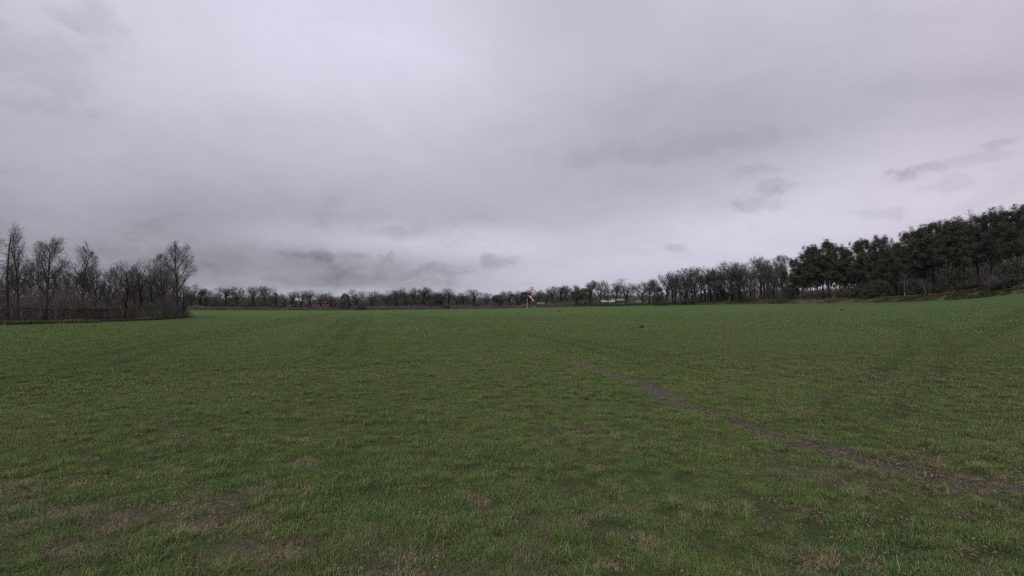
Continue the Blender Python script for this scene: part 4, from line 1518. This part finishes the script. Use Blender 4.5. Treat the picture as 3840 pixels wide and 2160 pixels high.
building('farmhouse', 1170, 1228, 268, 1153, 1142, 1160, M['brick'], M['tile'], 'long low farm building with red tiled roof left of the egg shaped conifer', 'house', windows=4, door=True)
building('farmhouse', 1186, 1220, 273, 1137, 1127, 1160, M['brick'], M['tile'], 'taller red roofed farmhouse behind the long low farm building', 'house', windows=3)
building('shed', 1075, 1093, 266, 1153, 1143, 1160, M['brick'], M['tile'], 'small red roofed shed behind the oaks, left of the farmhouse', 'shed', door=True)
building('brick_house', 1580, 1604, 268, 1149, 1130, 1158, M['brick'], M['tile'], 'orange brick gable of a house half hidden in the far trees', 'house', gable=True, windows=2)
building('shed', 2016, 2040, 254, 1140, 1135, 1150, M['dark'], M['cream'], 'low dark shed with pale roof edge right of the windsock', 'shed', door=True, depth=4)
building('shed', 2073, 2086, 252, 1138, 1134, 1148, M['cream'], M['dark'], 'small pale grey shed farther right of the windsock', 'shed', door=True, depth=4)
building('shed', 2258, 2306, 262, 1133, 1126, 1142, M['dark'], M['white'], 'pale roofed low shed, front one of the pair behind the oaks', 'shed', windows=0, depth=6, door=True)
building('barn', 2284, 2350, 276, 1128, 1120, 1142, M['brick'], M['sheet'], 'long grey brown barn behind the pale roofed shed', 'barn', windows=5, depth=9)
building('shed', 2388, 2410, 252, 1133, 1128, 1142, M['brick'], M['cream'], 'pinkish shed glimpsed between low broad oak and the white caravan', 'shed', depth=4)


def caravan():
    Y = 236.0
    x = ray(2436, 1140)[0] * Y
    z = height_at(2436, 1142, Y)
    z = max(z, float(terrain(x, Y)))
    o = empty('caravan', (x, Y, z))
    tag(o, 'small white caravan beside the foot of the ivy covered thicket', 'caravan')
    m = MB()
    P = [(-.95, .25), (.75, .25), (.9, .6), (.8, 1.25), (.35, 1.55), (-.5, 1.55), (-.95, .9)]
    n = len(P)
    V = [(a, y, b) for y in (0, 1.7) for a, b in P]
    F = [(i, (i + 1) % n, n + (i + 1) % n, n + i) for i in range(n)]
    F += [(0, 2, 1), (0, 3, 2), (0, 4, 3), (0, 5, 4), (0, 6, 5)]
    F += [(n, n + 1, n + 2), (n, n + 2, n + 3), (n, n + 3, n + 4), (n, n + 4, n + 5), (n, n + 5, n + 6)]
    m.add(V, F)
    m.build('body', M['white'], o)
    m = MB()
    m.box((.2, -.02, 1.05), (.7, .05, .32))
    m.build('window', M['glass'], o)
    for yy in (0.05, 1.65):
        m = MB()
        m.tube([(-.1, yy - .08, .26), (-.1, yy + .08, .26)], .27, 14, up=(0, .1, 1))
        m.build('wheel', M['dark'], o)


caravan()


def rail_fence(px0, px1, Y, r_top, label, rails=2, posts=6):
    x0, x1 = ray(px0, 1140)[0] * Y, ray(px1, 1140)[0] * Y
    z0, z1 = float(terrain(x0, Y)), float(terrain(x1, Y))
    h = max(height_at((px0 + px1) / 2, r_top, Y) - (z0 + z1) / 2, .9)
    o = empty('rail_fence', (x0, Y, z0))
    tag(o, label, 'fence')
    L = x1 - x0
    for i in range(posts):
        t = i / (posts - 1)
        m = MB()
        m.box((L * t, 0, (z1 - z0) * t + h / 2 - .1), (.12, .12, h + .2))
        m.build('post', M['post_pale'], o)
    for k in range(rails):
        zz = h * (.92 - .42 * k)
        m = MB()
        m.tube([(-.1, -.09, zz), (L / 2, -.09, zz + (z1 - z0) / 2), (L + .1, -.09, zz + z1 - z0)], .055, 6)
        m.build('rail', M['post_pale'], o)


M['post_pale'] = speckled((0.24, 0.22, 0.18), (0.17, 0.155, 0.13), 2.0)
rail_fence(2528, 2590, 222, 1130, 'pale rail fence seen between the fork trunked oak and its left neighbour')
rail_fence(2796, 2872, 205, 1114, 'pale rail fence behind the small knobbly oak near the pine wood', posts=7)

# pale bare strips at the far edge, and a stone trough
def strip(px0, px1, row, w, label):
    pts = []
    for t in np.linspace(0, 1, 12):
        p = px0 + (px1 - px0) * t
        Y = float(np.interp((p - 1920) / 1920, EU, EDGE[:, 1])) * .995
        pts.append((ray(p, 1140)[0] * Y, Y))
    V, F = [], []
    for i, (x, y) in enumerate(pts):
        ww = w * (1 + .4 * math.sin(i * 1.9)) * (0.3 if i in (0, 11) else 1)
        for dy in (0, ww):
            V.append((x, y + dy, float(terrain(x, y + dy)) + .12))
    for i in range(11):
        F.append((2 * i, 2 * i + 2, 2 * i + 3, 2 * i + 1))
    m = MB()
    m.add(V, F)
    o = m.build('path', M['pale_strip'])
    tag(o, label, 'path', kind='structure')


strip(1556, 1606, 1156, 2.4, 'short pale stretch of farm path below the brick gable')
strip(2044, 2112, 1147, 2.6, 'pale stretch of path at the field edge right of the windsock')

mm = MB()
mm.box((0, 0, .35), (1.9, .7, .08))
mm.box((0, -.33, .2), (1.9, .06, .5))
mm.box((0, .33, .2), (1.9, .06, .5))
mm.box((-.92, 0, .2), (.06, .6, .5))
mm.box((.92, 0, .2), (.06, .6, .5))
xx = ray(2002, 1140)[0] * 240
o = mm.build('stone_trough', M['stone'], None, False, (xx, 240, float(terrain(xx, 240)) + .02))
tag(o, 'pale stone trough at the field edge just right of the windsock', 'trough')


# ------------------------------------------------------------------ damp air
def build_haze():
    m = MB()
    m.box((0, 0, 14), (6200, 6200, 32))
    o = m.build('haze', None)
    h = bpy.data.materials.new('damp_air')
    h.use_nodes = True
    k = NT(h.node_tree)
    v = k.n('ShaderNodeVolumePrincipled')
    v.inputs['Color'].default_value = (0.93, 0.93, 0.97, 1)
    v.inputs['Density'].default_value = 0.0004
    out = k.n('ShaderNodeOutputMaterial')
    h.node_tree.links.new(v.outputs[0], out.inputs['Volume'])
    o.data.materials.clear()
    o.data.materials.append(h)
    tag(o, 'thin damp haze over the whole field', 'haze', kind='stuff')


# scene.cycles.volume_max_steps = 64
# build_haze()
